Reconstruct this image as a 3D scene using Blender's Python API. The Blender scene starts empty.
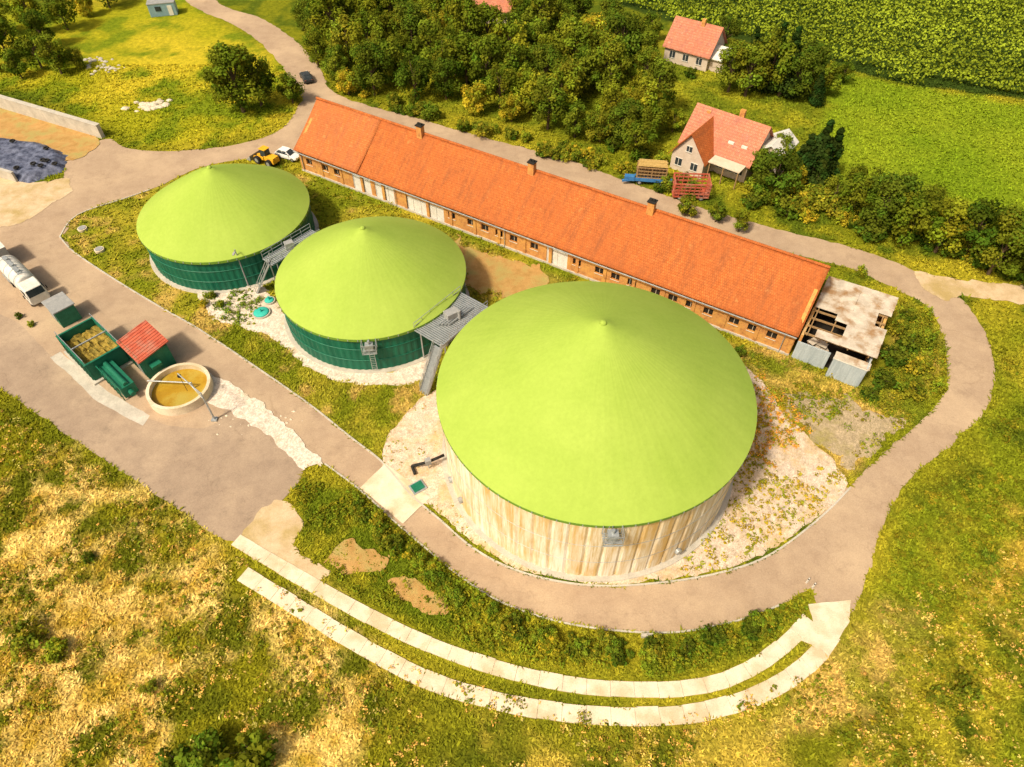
import bpy, math, random
import numpy as np
from mathutils import Vector, Matrix
from mathutils.geometry import tessellate_polygon
random.seed(7); rng=np.random.default_rng(7)

# ------------------------------------------------------------------ survey
HC=60.0; FP=683.0; PT=math.radians(49)
S49,C49=math.sin(PT),math.cos(PT)
def G(u,v,z=0.0):
    """rectify an aerial-survey coordinate to site metres at level z"""
    a=(u-512)/FP; b=(v-383.5)/FP
    t=(HC-z)/(S49+b*C49)
    return (a*t,(C49-b*S49)*t,z)
def G2(u,v,z=0.0): return G(u,v,z)[:2]

def _h(ix,iy,s):
    n=(ix.astype(np.int64)*374761393+iy.astype(np.int64)*668265263+s*974634777)&0xffffffff
    n=((n^(n>>13))*1274126177)&0xffffffff
    return ((n^(n>>16))&0xffffff)/float(0xffffff)
def vn(x,y,s=0):
    x=np.asarray(x,float);y=np.asarray(y,float)
    ix=np.floor(x);iy=np.floor(y);fx=x-ix;fy=y-iy
    fx=fx*fx*(3-2*fx);fy=fy*fy*(3-2*fy)
    a=_h(ix,iy,s);b=_h(ix+1,iy,s);c=_h(ix,iy+1,s);d=_h(ix+1,iy+1,s)
    return (a*(1-fx)+b*fx)*(1-fy)+(c*(1-fx)+d*fx)*fy
def fbm(x,y,sc,s=0,o=4):
    r=0;am=1;t=0
    for i in range(o):
        r=r+am*vn(np.asarray(x)/sc+13.7*i,np.asarray(y)/sc-7.1*i,s+i);t+=am;am*=.55;sc/=2.1
    return r/t
def inside(px,py,poly):
    r=np.zeros(px.shape,bool);n=len(poly)
    for i in range(n):
        x1,y1=poly[i];x2,y2=poly[(i+1)%n]
        if y1==y2: continue
        c=((y1>py)!=(y2>py))&(px<(x2-x1)*(py-y1)/(y2-y1)+x1)
        r^=c
    return r
def sdist(px,py,poly):
    d=np.full(px.shape,1e9);n=len(poly)
    for i in range(n):
        x1,y1=poly[i];x2,y2=poly[(i+1)%n]
        dx,dy=x2-x1,y2-y1;L=dx*dx+dy*dy+1e-9
        t=np.clip(((px-x1)*dx+(py-y1)*dy)/L,0,1)
        d=np.minimum(d,np.hypot(px-x1-t*dx,py-y1-t*dy))
    return np.where(inside(px,py,poly),d,-d)

# ------------------------------------------------------------------ materials
def newmat(name):
    m=bpy.data.materials.new(name);m.use_nodes=True
    nt=m.node_tree;nt.nodes.clear()
    o=nt.nodes.new('ShaderNodeOutputMaterial');o.name='Material Output';b=nt.nodes.new('ShaderNodeBsdfPrincipled')
    nt.links.new(b.outputs[0],o.inputs[0])
    return m,nt,b
def noise(nt,vec,scale,detail=6,rough=.6):
    n=nt.nodes.new('ShaderNodeTexNoise');n.inputs['Scale'].default_value=scale
    n.inputs['Detail'].default_value=detail;n.inputs['Roughness'].default_value=rough
    nt.links.new(vec,n.inputs['Vector']);return n.outputs['Fac']
def ramp(nt,fac,stops):
    r=nt.nodes.new('ShaderNodeValToRGB');e=r.color_ramp.elements
    while len(e)<len(stops): e.new(.5)
    for i,(p,c) in enumerate(stops):
        e[i].position=p;e[i].color=(*c,1) if len(c)==3 else c
    nt.links.new(fac,r.inputs[0]);return r.outputs[0]
def mixc(nt,a,b,fac,mode='MIX'):
    m=nt.nodes.new('ShaderNodeMix');m.data_type='RGBA';m.blend_type=mode
    for s,v in ((6,a),(7,b)):
        if hasattr(v,'links'): nt.links.new(v,m.inputs[s])
        else: m.inputs[s].default_value=(*v,1)
    if isinstance(fac,(int,float)): m.inputs[0].default_value=fac
    else: nt.links.new(fac,m.inputs[0])
    return m.outputs[2]
def coords(nt,scale=(1,1,1)):
    t=nt.nodes.new('ShaderNodeTexCoord');m=nt.nodes.new('ShaderNodeMapping')
    m.inputs['Scale'].default_value=scale
    nt.links.new(t.outputs['Object'],m.inputs['Vector']);return m.outputs[0]
def bump(nt,b,h,strength=.4,dist=.05):
    n=nt.nodes.new('ShaderNodeBump');n.inputs['Strength'].default_value=strength
    n.inputs['Distance'].default_value=dist
    nt.links.new(h,n.inputs['Height']);nt.links.new(n.outputs[0],b.inputs['Normal'])
def nmat(name,c1,c2,scale=1,rough=.85,metal=0,bs=.3,bd=.03,stretch=(1,1,1),c3=None,scale2=None,lo=.3,hi=.7):
    """two/three colour weathered surface"""
    m,nt,b=newmat(name);v=coords(nt,stretch)
    f=noise(nt,v,scale,7,.65);col=ramp(nt,f,[(lo,c1),(hi,c2)])
    if c3:
        f2=noise(nt,v,scale2 or scale*.25,5,.6)
        k=ramp(nt,f2,[(.48,(0,0,0)),(.64,(1,1,1))])
        col=mixc(nt,col,c3,k)
    f3=noise(nt,coords(nt),9,4,.7)
    g=ramp(nt,f3,[(.3,(.82,.82,.82)),(.7,(1.12,1.12,1.12))])
    col=mixc(nt,col,g,1.0,'MULTIPLY')
    nt.links.new(col,b.inputs['Base Color']);b.inputs['Roughness'].default_value=rough
    b.inputs['Metallic'].default_value=metal
    b.inputs['Specular IOR Level'].default_value=.25
    bump(nt,b,f3,bs,bd);return m
def leafmat(name,var=.25,trans=.3):
    m,nt,b=newmat(name)
    a=nt.nodes.new('ShaderNodeAttribute');a.attribute_name='Col'
    oi=nt.nodes.new('ShaderNodeObjectInfo')
    r=ramp(nt,oi.outputs['Random'],[(0,(1-var,1-var*.8,1-var)),(.5,(1,1,1)),(.85,(1+var*1.2,1+var*.6,1-var*.3)),(1,(1+var*2.6,1+var*1.7,1+var))])
    col=mixc(nt,a.outputs['Color'],r,1.0,'MULTIPLY')
    nt.nodes.remove(b)
    d=nt.nodes.new('ShaderNodeBsdfDiffuse');nt.links.new(col,d.inputs[0]);out=d.outputs[0]
    if trans:
        t=nt.nodes.new('ShaderNodeBsdfTranslucent')
        x=nt.nodes.new('ShaderNodeMixShader');x.inputs[0].default_value=trans
        nt.links.new(col,t.inputs[0])
        nt.links.new(out,x.inputs[1]);nt.links.new(t.outputs[0],x.inputs[2]);out=x.outputs[0]
    nt.links.new(out,nt.nodes['Material Output'].inputs[0]);return m

def asphalt(name,a,b_,worn,stain):
    """sun-bleached asphalt: broad worn patches, darker stains, faint cracks"""
    m,nt,b=newmat(name);v=coords(nt)
    c=ramp(nt,noise(nt,v,.5,8,.7),[(.3,a),(.7,b_)])
    k=ramp(nt,noise(nt,v,.11,6,.65),[(.45,(0,0,0)),(.66,(.9,.9,.9))]);c=mixc(nt,c,worn,k)
    k=ramp(nt,noise(nt,v,.3,9,.75),[(.54,(0,0,0)),(.72,(.75,.75,.75))]);c=mixc(nt,c,stain,k)
    w=nt.nodes.new('ShaderNodeTexVoronoi');w.feature='DISTANCE_TO_EDGE';w.inputs['Scale'].default_value=.13
    n2=nt.nodes.new('ShaderNodeTexNoise');n2.inputs['Scale'].default_value=.5;n2.inputs['Detail'].default_value=6;nt.links.new(v,n2.inputs['Vector'])
    av=nt.nodes.new('ShaderNodeVectorMath');av.operation='MULTIPLY_ADD';nt.links.new(n2.outputs['Color'],av.inputs[0]);av.inputs[1].default_value=(5,5,0);nt.links.new(v,av.inputs[2])
    nt.links.new(av.outputs[0],w.inputs['Vector'])
    k=ramp(nt,w.outputs['Distance'],[(0.0,(.87,.86,.85)),(.008,(1,1,1))]);c=mixc(nt,c,k,1.0,'MULTIPLY')
    f3=noise(nt,v,8,4,.7);g=ramp(nt,f3,[(.3,(.86,.86,.86)),(.7,(1.1,1.1,1.1))]);c=mixc(nt,c,g,1.0,'MULTIPLY')
    nt.links.new(c,b.inputs['Base Color']);b.inputs['Roughness'].default_value=.92;b.inputs['Specular IOR Level'].default_value=.15
    bump(nt,b,f3,.25,.02);return m
M_asph=asphalt('asphalt_weathered',(.355,.255,.175),(.43,.32,.225),(.50,.375,.255),(.285,.205,.145))
M_asph2=asphalt('asphalt_patched',(.29,.215,.16),(.375,.285,.21),(.46,.35,.25),(.215,.165,.125))
M_conc=nmat('concrete_slab_mat',(.62,.52,.39),(.82,.71,.55),.8,bs=.3,c3=(.56,.46,.30),scale2=.35)
M_conc2=nmat('concrete_grey',(.40,.37,.32),(.58,.54,.47),.8,bs=.3)
M_sand=nmat('sand_mat',(.48,.35,.2),(.66,.52,.35),.6,c3=(.42,.31,.13),scale2=.2)
M_soil=nmat('soil_mat',(.36,.21,.06),(.56,.33,.12),.8,bs=.5,bd=.1,c3=(.38,.31,.10),scale2=.4)
M_metal=nmat('galvanised_steel',(.35,.38,.40),(.5,.53,.55),2,.45,.5)
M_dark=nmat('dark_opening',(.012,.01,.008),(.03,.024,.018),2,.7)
M_glass=nmat('window_glass',(.02,.03,.035),(.05,.06,.07),2,.15)
M_rubber=nmat('rubber_mat',(.015,.015,.015),(.035,.033,.03),4,.9)
M_white=nmat('white_paint',(.62,.59,.54),(.8,.78,.74),1.5,.5)
M_wood=nmat('old_timber',(.22,.13,.06),(.4,.26,.12),3,.9,stretch=(1,1,4))
M_grey=nmat('grey_paint',(.25,.26,.27),(.36,.36,.36),1.5,.6)
M_red=nmat('red_oxide_paint',(.38,.07,.04),(.52,.13,.07),1.2,.65,c3=(.42,.17,.12),scale2=.7)
M_green=nmat('green_enamel',(.008,.12,.07),(.02,.18,.11),1.5,.45)
M_blue=nmat('blue_paint',(.03,.14,.38),(.06,.22,.5),1.5,.5)
M_yel=nmat('yellow_paint',(.7,.36,.02),(.85,.45,.03),1.5,.5)
M_teal=nmat('teal_plastic',(.03,.42,.36),(.06,.52,.44),1.5,.5)
M_tarp=nmat('silage_tarp_mat',(.045,.055,.10),(.24,.27,.40),1.1,.4,bs=.7,bd=.15,lo=.38,hi=.7)
M_sludge=nmat('digestate_liquid',(.33,.18,.012),(.48,.31,.03),.6,.3,c3=(.42,.32,.06),scale2=.3)
M_feed=nmat('silage_feed',(.24,.16,.03),(.46,.34,.06),2.5,.95,bs=.9,bd=.15,c3=(.20,.17,.04),scale2=.6)
M_bark=nmat('bark_mat',(.09,.06,.035),(.19,.13,.08),4,.95,stretch=(1,1,.3))
M_leaf=leafmat('leaf_mat',.30,.3);M_grass=leafmat('grass_mat',0.0,0)

def gravel(name,ca,cb,cc,sc=9,lo=.5):
    m,nt,b=newmat(name);v=coords(nt)
    w=nt.nodes.new('ShaderNodeTexVoronoi');w.inputs['Scale'].default_value=sc;nt.links.new(v,w.inputs['Vector'])
    g=ramp(nt,w.outputs['Color'],[(.1,ca),(.8,cb)])
    f=noise(nt,v,.22,9,.75);k=ramp(nt,f,[(lo,(0,0,0)),(lo+.16,(.9,.9,.9))])
    c=mixc(nt,g,cc,k)
    f=noise(nt,v,1.3,7,.75);g2=ramp(nt,f,[(.32,(.70,.68,.64)),(.6,(1.1,1.08,1.06))]);c=mixc(nt,c,g2,1.0,'MULTIPLY')
    nt.links.new(c,b.inputs['Base Color']);b.inputs['Roughness'].default_value=.95
    bump(nt,b,w.outputs['Distance'],.5,.05);return m
M_grav=gravel('pale_gravel',(.47,.37,.29),(.74,.62,.51),(.54,.39,.2),9,.47)
M_gravw=gravel('white_chippings',(.52,.44,.37),(.78,.70,.62),(.52,.42,.27),7,.52)
M_grav2=gravel('dusty_gravel',(.30,.24,.14),(.48,.38,.25),(.30,.26,.08))

m,nt,b=newmat('meadow_ground');v=coords(nt)
a=nt.nodes.new('ShaderNodeAttribute');a.attribute_name='Col'
f1=noise(nt,v,1.1,9,.75);r1=ramp(nt,f1,[(.32,(.58,.63,.5)),(.5,(1,1,1)),(.68,(1.5,1.38,1.3))])
f2=noise(nt,v,6,5,.8);r2=ramp(nt,f2,[(.3,(.62,.67,.6)),(.7,(1.4,1.32,1.3))])
c=mixc(nt,a.outputs['Color'],r1,1.0,'MULTIPLY');c=mixc(nt,c,r2,1.0,'MULTIPLY')
nt.links.new(c,b.inputs['Base Color']);b.inputs['Roughness'].default_value=1;b.inputs['Specular IOR Level'].default_value=.05
bump(nt,b,f2,.7,.1);M_ground=m

m,nt,b=newmat('green_membrane');v=coords(nt)
f1=noise(nt,v,.15,5,.6);c=ramp(nt,f1,[(.3,(.30,.425,.062)),(.7,(.355,.475,.082))])
f2=noise(nt,v,2.5,6,.75);r2=ramp(nt,f2,[(.3,(.91,.92,.89)),(.7,(1.05,1.05,1.07))])
c=mixc(nt,c,r2,1.0,'MULTIPLY')
nt.links.new(c,b.inputs['Base Color']);b.inputs['Roughness'].default_value=.75;b.inputs['Specular IOR Level'].default_value=.15
bump(nt,b,f2,.15,.03);M_memb=m
M_membe=nmat('membrane_edge',(.13,.26,.03),(.18,.32,.035),1,.6)
m,nt,b=newmat('streaked_concrete_wall')
v=coords(nt,(1,1,.05));f=noise(nt,v,2.2,9,.75)
c=ramp(nt,f,[(.28,(.34,.21,.08)),(.42,(.60,.46,.25)),(.53,(.78,.71,.58)),(.66,(.82,.77,.68)),(.8,(.5,.38,.2))])
f2=noise(nt,coords(nt,(1,1,.2)),.4,7,.7);k=ramp(nt,f2,[(.46,(0,0,0)),(.64,(.85,.85,.85))])
c=mixc(nt,c,(.58,.35,.08),k)
nt.links.new(c,b.inputs['Base Color']);b.inputs['Roughness'].default_value=.9;bump(nt,b,f,.3,.04);M_cwall=m
M_gwall=nmat('green_cladding',(.005,.09,.055),(.01,.145,.085),.5,.45,stretch=(1,1,.2))
def tilemat(name,ca,cb,cc):
    m,nt,b=newmat(name);v=coords(nt)
    w=nt.nodes.new('ShaderNodeTexBrick');w.inputs['Scale'].default_value=1;w.inputs['Brick Width'].default_value=.26
    w.inputs['Row Height'].default_value=.33;w.inputs['Mortar Size'].default_value=.022;w.inputs['Bias'].default_value=0
    w.inputs['Color1'].default_value=(*ca,1);w.inputs['Color2'].default_value=(*cb,1);w.inputs['Mortar'].default_value=(ca[0]*.6,ca[1]*.55,ca[2]*.55,1)
    nt.links.new(v,w.inputs['Vector'])
    f=noise(nt,v,.16,8,.7);k=ramp(nt,f,[(.42,(0,0,0)),(.66,(.9,.9,.9))])
    c=mixc(nt,w.outputs['Color'],cc,k)
    f=noise(nt,coords(nt,(1,.12,1)),1.2,7,.75);k=ramp(nt,f,[(.46,(0,0,0)),(.7,(.65,.65,.65))]);c=mixc(nt,c,(cc[0]*.55,cc[1]*.72,cc[2]*1.1),k)
    f=noise(nt,v,.9,8,.8);k=ramp(nt,f,[(.58,(0,0,0)),(.7,(.6,.6,.6))]);c=mixc(nt,c,(cb[0]*1.05,cb[1]*1.6,cb[2]*2.0),k)
    f3=noise(nt,v,3.2,6,.85);g=ramp(nt,f3,[(.3,(.7,.68,.66)),(.7,(1.22,1.25,1.28))])
    c=mixc(nt,c,g,1.0,'MULTIPLY')
    nt.links.new(c,b.inputs['Base Color']);b.inputs['Roughness'].default_value=.85;b.inputs['Specular IOR Level'].default_value=.2
    bump(nt,b,w.outputs['Fac'],-.4,.03);return m
M_tile=tilemat('clay_tiles',(.48,.13,.030),(.58,.175,.045),(.40,.11,.03))
M_tileL=tilemat('clay_tiles_faded',(.52,.15,.04),(.60,.20,.06),(.45,.135,.045))
M_tile2=tilemat('pink_clay_tiles',(.55,.21,.12),(.63,.27,.17),(.46,.15,.09))
m,nt,b=newmat('ochre_brick')
t=nt.nodes.new('ShaderNodeTexCoord');s=nt.nodes.new('ShaderNodeSeparateXYZ');q=nt.nodes.new('ShaderNodeCombineXYZ')
nt.links.new(t.outputs['Object'],s.inputs[0]);ad=nt.nodes.new('ShaderNodeMath');ad.operation='ADD'
nt.links.new(s.outputs[0],ad.inputs[0]);nt.links.new(s.outputs[1],ad.inputs[1])
nt.links.new(ad.outputs[0],q.inputs[0]);nt.links.new(s.outputs[2],q.inputs[1])
w=nt.nodes.new('ShaderNodeTexBrick');w.inputs['Scale'].default_value=1;w.inputs['Brick Width'].default_value=.3;w.inputs['Row Height'].default_value=.1
w.inputs['Mortar Size'].default_value=.012;w.inputs['Color1'].default_value=(.50,.18,.035,1);w.inputs['Color2'].default_value=(.60,.25,.05,1);w.inputs['Mortar'].default_value=(.55,.36,.16,1)
nt.links.new(q.outputs[0],w.inputs['Vector'])
f=noise(nt,t.outputs['Object'],.5,7,.7);k=ramp(nt,f,[(.45,(0,0,0)),(.62,(.8,.8,.8))])
c=mixc(nt,w.outputs['Color'],(.66,.36,.08),k)
f=noise(nt,t.outputs['Object'],1.1,7,.75);k=ramp(nt,f,[(.5,(0,0,0)),(.66,(.85,.85,.85))]);c=mixc(nt,c,(.28,.10,.035),k)
nt.links.new(c,b.inputs['Base Color']);b.inputs['Roughness'].default_value=.9;M_brick=m
M_plast=nmat('pale_render',(.56,.48,.36),(.70,.62,.5),.8,.9)
M_asb=nmat('weathered_roofing',(.42,.36,.29),(.68,.6,.5),.9,.9,c3=(.33,.2,.1),scale2=.5)
M_clad=nmat('blue_grey_cladding',(.34,.40,.44),(.5,.56,.6),.8,.6,stretch=(3,3,.3))

# ------------------------------------------------------------------ mesh helpers
def npmesh(name,verts,quads,cols=None,mats=(),tris=None,midx=None,smooth=False):
    me=bpy.data.meshes.new(name)
    verts=np.asarray(verts,np.float32)
    nq=0 if quads is None else len(quads);ntr=0 if tris is None else len(tris)
    me.vertices.add(len(verts));me.vertices.foreach_set('co',verts.ravel())
    lv=[];ls=[]
    if nq: lv.append(np.asarray(quads,np.int32).ravel());ls.append(np.arange(nq)*4)
    if ntr: lv.append(np.asarray(tris,np.int32).ravel());ls.append(nq*4+np.arange(ntr)*3)
    lv=np.concatenate(lv);ls=np.concatenate(ls).astype(np.int32)
    me.loops.add(len(lv));me.loops.foreach_set('vertex_index',lv)
    me.polygons.add(nq+ntr);me.polygons.foreach_set('loop_start',ls)
    for mt in mats: me.materials.append(mt)
    if midx is not None: me.polygons.foreach_set('material_index',np.asarray(midx,np.int32))
    me.update(calc_edges=True)
    if smooth: me.polygons.foreach_set('use_smooth',np.ones(nq+ntr,bool))
    if cols is not None:
        at=me.color_attributes.new('Col','FLOAT_COLOR','POINT')
        c4=np.ones((len(verts),4),np.float32);c4[:,:3]=cols
        at.data.foreach_set('color',c4.ravel())
    return me
def obj(name,me,parent=None,loc=(0,0,0),rz=0,scale=(1,1,1)):
    o=bpy.data.objects.new(name,me);bpy.context.scene.collection.objects.link(o)
    o.location=loc;o.rotation_euler=(0,0,rz);o.scale=scale
    if parent: o.parent=parent
    return o
class Part:
    def __init__(s): s.v=[];s.f=[]
    def add(s,v,f):
        n=len(s.v);s.v+=[tuple(p) for p in v];s.f+=[tuple(i+n for i in q) for q in f]
    def box(s,cx,cy,cz,sx,sy,sz,rz=0,tz=1.0):
        c,q=math.cos(rz),math.sin(rz);vs=[]
        for z,k in ((-1,1),(1,tz)):
            for x,y in ((-1,-1),(1,-1),(1,1),(-1,1)):
                X=x*sx/2*k;Y=y*sy/2*k;vs.append((cx+X*c-Y*q,cy+X*q+Y*c,cz+z*sz/2))
        s.add(vs,[(3,2,1,0),(4,5,6,7),(0,1,5,4),(1,2,6,5),(2,3,7,6),(3,0,4,7)])
    def cyl(s,p0,p1,r0,r1=None,n=10,cap=True):
        r1=r0 if r1 is None else r1
        p0=Vector(p0);p1=Vector(p1);d=(p1-p0);d.normalize()
        a=d.orthogonal().normalized();b=d.cross(a);vs=[]
        for p,r in ((p0,r0),(p1,r1)):
            for i in range(n):
                t=2*math.pi*i/n;vs.append(p+a*math.cos(t)*r+b*math.sin(t)*r)
        fs=[(i,(i+1)%n,n+(i+1)%n,n+i) for i in range(n)]
        if cap: fs+=[tuple(range(n))[::-1],tuple(range(n,2*n))]
        s.add(vs,fs)
    def beam(s,p0,p1,w,h=None):
        h=h or w;p0=Vector(p0);p1=Vector(p1);d=(p1-p0).normalized()
        up=Vector((0,0,1)) if abs(d.z)<.95 else Vector((1,0,0))
        a=d.cross(up).normalized()*w/2;b=a.cross(d).normalized()*h/2
        s.add([p0-a-b,p0+a-b,p0+a+b,p0-a+b,p1-a-b,p1+a-b,p1+a+b,p1-a+b],[(3,2,1,0),(4,5,6,7),(0,1,5,4),(1,2,6,5),(2,3,7,6),(3,0,4,7)])
    def loft(s,secs):
        n=len(secs[0]);vs=[p for q in secs for p in q];fs=[]
        for k in range(len(secs)-1):
            for i in range(n): fs.append((k*n+i,k*n+(i+1)%n,(k+1)*n+(i+1)%n,(k+1)*n+i))
        fs+=[tuple(range(n))[::-1],tuple(range((len(secs)-1)*n,len(secs)*n))]
        s.add(vs,fs)
    def torus(s,c,R,r,n=14,m=6):
        vs=[];fs=[]
        for i in range(n):
            t=2*math.pi*i/n
            for j in range(m):
                q=2*math.pi*j/m;R2=R+r*math.cos(q)
                vs.append((c[0]+R2*math.cos(t),c[1]+R2*math.sin(t),c[2]+r*math.sin(q)))
        for i in range(n):
            for j in range(m): fs.append((i*m+j,((i+1)%n)*m+j,((i+1)%n)*m+(j+1)%m,i*m+(j+1)%m))
        s.add(vs,fs)
class Thing:
    def __init__(s,name,loc=(0,0,0),rz=0,sc=1):
        s.name=name;s.loc=loc;s.rz=rz;s.sc=sc;s.parts={}
    def p(s,name,mat,smooth=False,bevel=0):
        if name not in s.parts: s.parts[name]=(Part(),mat,smooth,bevel)
        return s.parts[name][0]
    def done(s):
        e=bpy.data.objects.new(s.name,None);bpy.context.scene.collection.objects.link(e)
        e.location=s.loc;e.rotation_euler=(0,0,s.rz);e.scale=(s.sc,)*3;e.empty_display_size=.3
        for k,(pt,mat,sm,bv) in s.parts.items():
            me=bpy.data.meshes.new(k);me.from_pydata(pt.v,[],pt.f);me.materials.append(mat)
            if sm: me.polygons.foreach_set('use_smooth',np.ones(len(me.polygons),bool))
            me.update();o=obj(k,me,e)
            if bv:
                mm=o.modifiers.new('bevel','BEVEL');mm.width=bv;mm.segments=2
        return e

# ------------------------------------------------------------------ ground outlines
def smooth(pts,closed=True,n=5):
    out=[];L=len(pts)
    rngi=range(L) if closed else range(L-1)
    g=(lambda i:pts[i%L]) if closed else (lambda i:pts[max(0,min(L-1,i))])
    for i in rngi:
        p0,p1,p2,p3=[np.array(g(i+k),float) for k in(-1,0,1,2)]
        for k in range(n):
            t=k/n
            out.append(tuple(.5*((2*p1)+(-p0+p2)*t+(2*p0-5*p1+4*p2-p3)*t*t+(-p0+3*p1-3*p2+p3)*t**3)))
    if not closed: out.append(tuple(pts[-1]))
    return out
def W(px): return [G2(u,v) for u,v in px]
ZL=[0.02]
POLYS={}
def sheet(name,px,mat,sm=True,jit=.12,z=None):
    pts=W(px)
    if sm: pts=smooth(pts)
    if jit:
        q=[]
        for i in range(len(pts)):
            a=np.array(pts[i]);b_=np.array(pts[(i+1)%len(pts)]);k=max(1,int(np.hypot(*(b_-a))/.4))
            k=min(k,40)
            for j in range(k): q.append(a+(b_-a)*j/k)
        q=np.array(q)
        ox=(fbm(q[:,0],q[:,1],1.6,11,4)-.5)*4*jit;oy=(fbm(q[:,0],q[:,1],1.6,57,4)-.5)*4*jit
        q[:,0]+=ox;q[:,1]+=oy;pts=[tuple(p) for p in q]
    if z is None: z=ZL[0];ZL[0]+=.005
    tri=tessellate_polygon([[Vector((x,y,0)) for x,y in pts]])
    me=bpy.data.meshes.new(name);me.from_pydata([(x,y,z) for x,y in pts],[],[tuple(t) for t in tri])
    me.materials.append(mat);me.update();POLYS[name+str(len(POLYS))]=pts
    return obj(name,me)

ring_in=[(850,488),(820,518),(770,555),(720,573),(660,583),(600,586),(550,580),(505,566),(470,546),(440,520),(410,494),(382,462),(350,437),(310,405),(260,370),(200,330),(165,310),(120,283),(75,253),(60,237)]
ring_out=[(872,560),(850,575),(812,588),(780,605),(740,620),(680,632),(620,631),(560,622),(505,604),(462,578),(430,552),(395,522),(360,490),(325,464),(270,420),(222,385),(150,345),(100,312),(40,262),(5,232)]
road_back_up=[(325,88),(350,100),(430,122),(500,142),(560,157),(620,179),(690,204),(750,222),(800,235),(860,250),(920,275)]
road_back_lo=[(345,125),(430,150),(500,166),(560,182),(620,203),(690,226),(745,242),(800,256),(850,268),(895,287)]
rc_out=[(920,275),(950,290),(975,315),(990,345),(995,378),(985,410),(950,445),(915,474),(890,508),(876,545),(864,580),(850,612)]
rc_in=[(895,287),(925,305),(942,332),(948,368),(940,400),(915,428),(882,455),(852,486),(800,535),(790,570),(812,588),(820,606)]
sheet('asphalt_road',ring_in+ring_out[::-1],M_asph)
sheet('village_road',road_back_up+road_back_lo[::-1],M_asph,jit=.2)
sheet('farm_road',rc_out+rc_in[::-1],M_asph,jit=.2)
sheet('approach_road',[(160,-40),(187,2),(238,27),(270,52),(290,78),(302,100),(300,125),(350,122),(333,97),(318,66),(292,38),(258,17),(218,2),(195,-40)],M_asph,jit=.2)
sheet('farmyard_asphalt',[(60,237),(75,217),(110,202),(150,190),(200,168),(255,158),(300,158),(310,140),(345,125),(325,95),(303,100),(283,128),(240,144),(180,151),(130,149),(105,139),(68,160),(58,185),(0,200),(-150,210),(-150,260),(0,250)],M_asph)
sheet('loading_yard',[(-120,290),(-20,262),(20,285),(60,330),(110,375),(165,408),(215,400),(262,425),(300,463),(299,480),(275,508),(237,543),(180,510),(120,470),(60,430),(0,388),(-120,310)],M_asph2)
sheet('feeder_apron',[(-60,215),(0,232),(40,262),(100,312),(150,345),(222,385),(225,410),(205,428),(150,420),(95,392),(45,350),(10,318),(-60,290)],M_asph,jit=.1)
sheet('concrete_pad',[(60,352),(85,372),(108,392),(150,416),(143,426),(98,402),(70,375),(50,358)],M_conc2,sm=False,jit=.08)
sheet('side_track',[(915,272),(960,280),(1040,287),(1200,300),(1200,318),(1040,305),(965,297),(940,300)],M_sand,jit=.35)
sheet('sandy_path',[(240,537),(262,512),(282,500),(300,520),(292,545),(330,575),(300,580),(262,560)],M_sand,jit=.5)
sheet('sandy_apron',[(-60,185),(0,172),(35,182),(60,178),(72,190),(50,205),(20,222),(-60,235)],M_sand,jit=.6)
big_grav=[(383,462),(392,430),(425,395),(455,380),(560,300),(700,340),(752,372),(790,420),(845,475),(842,492),(815,518),(768,552),(718,570),(660,580),(600,583),(550,577),(507,563),(473,543),(442,517),(412,491)]
sheet('gravel_apron',big_grav,M_grav,jit=.3)
sheet('gravel_bed',[(198,292),(205,280),(240,272),(262,285),(300,330),(330,365),(385,372),(420,360),(440,350),(425,380),(385,385),(330,380),(290,352),(265,335),(235,325),(215,318)],M_gravw,jit=.35)
sheet('gravel_strip',[(205,372),(240,390),(280,420),(322,460),(318,467),(298,465),(262,430),(215,405),(190,392)],M_gravw,jit=.4)
sheet('gravel_lot',[(785,400),(820,395),(860,405),(905,425),(880,448),(855,470),(830,455),(800,430)],M_grav2,jit=.9)
sheet('bare_earth',[(455,236),(480,250),(520,262),(555,278),(540,290),(500,295),(470,285),(458,265)],M_soil,jit=1.1)
sheet('concrete_crossing',[(360,488),(386,464),(430,498),(403,524)],M_conc,sm=False,jit=.03)
sheet('clamp_floor',[(-80,85),(0,108),(98,138),(62,162),(0,140),(-80,125)],M_soil,jit=.3)
sheet('soil_patch',[(330,553),(352,546),(382,556),(385,566),(352,572),(330,566)],M_soil,jit=.75)
sheet('soil_patch',[(388,585),(420,578),(445,600),(440,622),(408,606)],M_soil,jit=.75)

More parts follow.
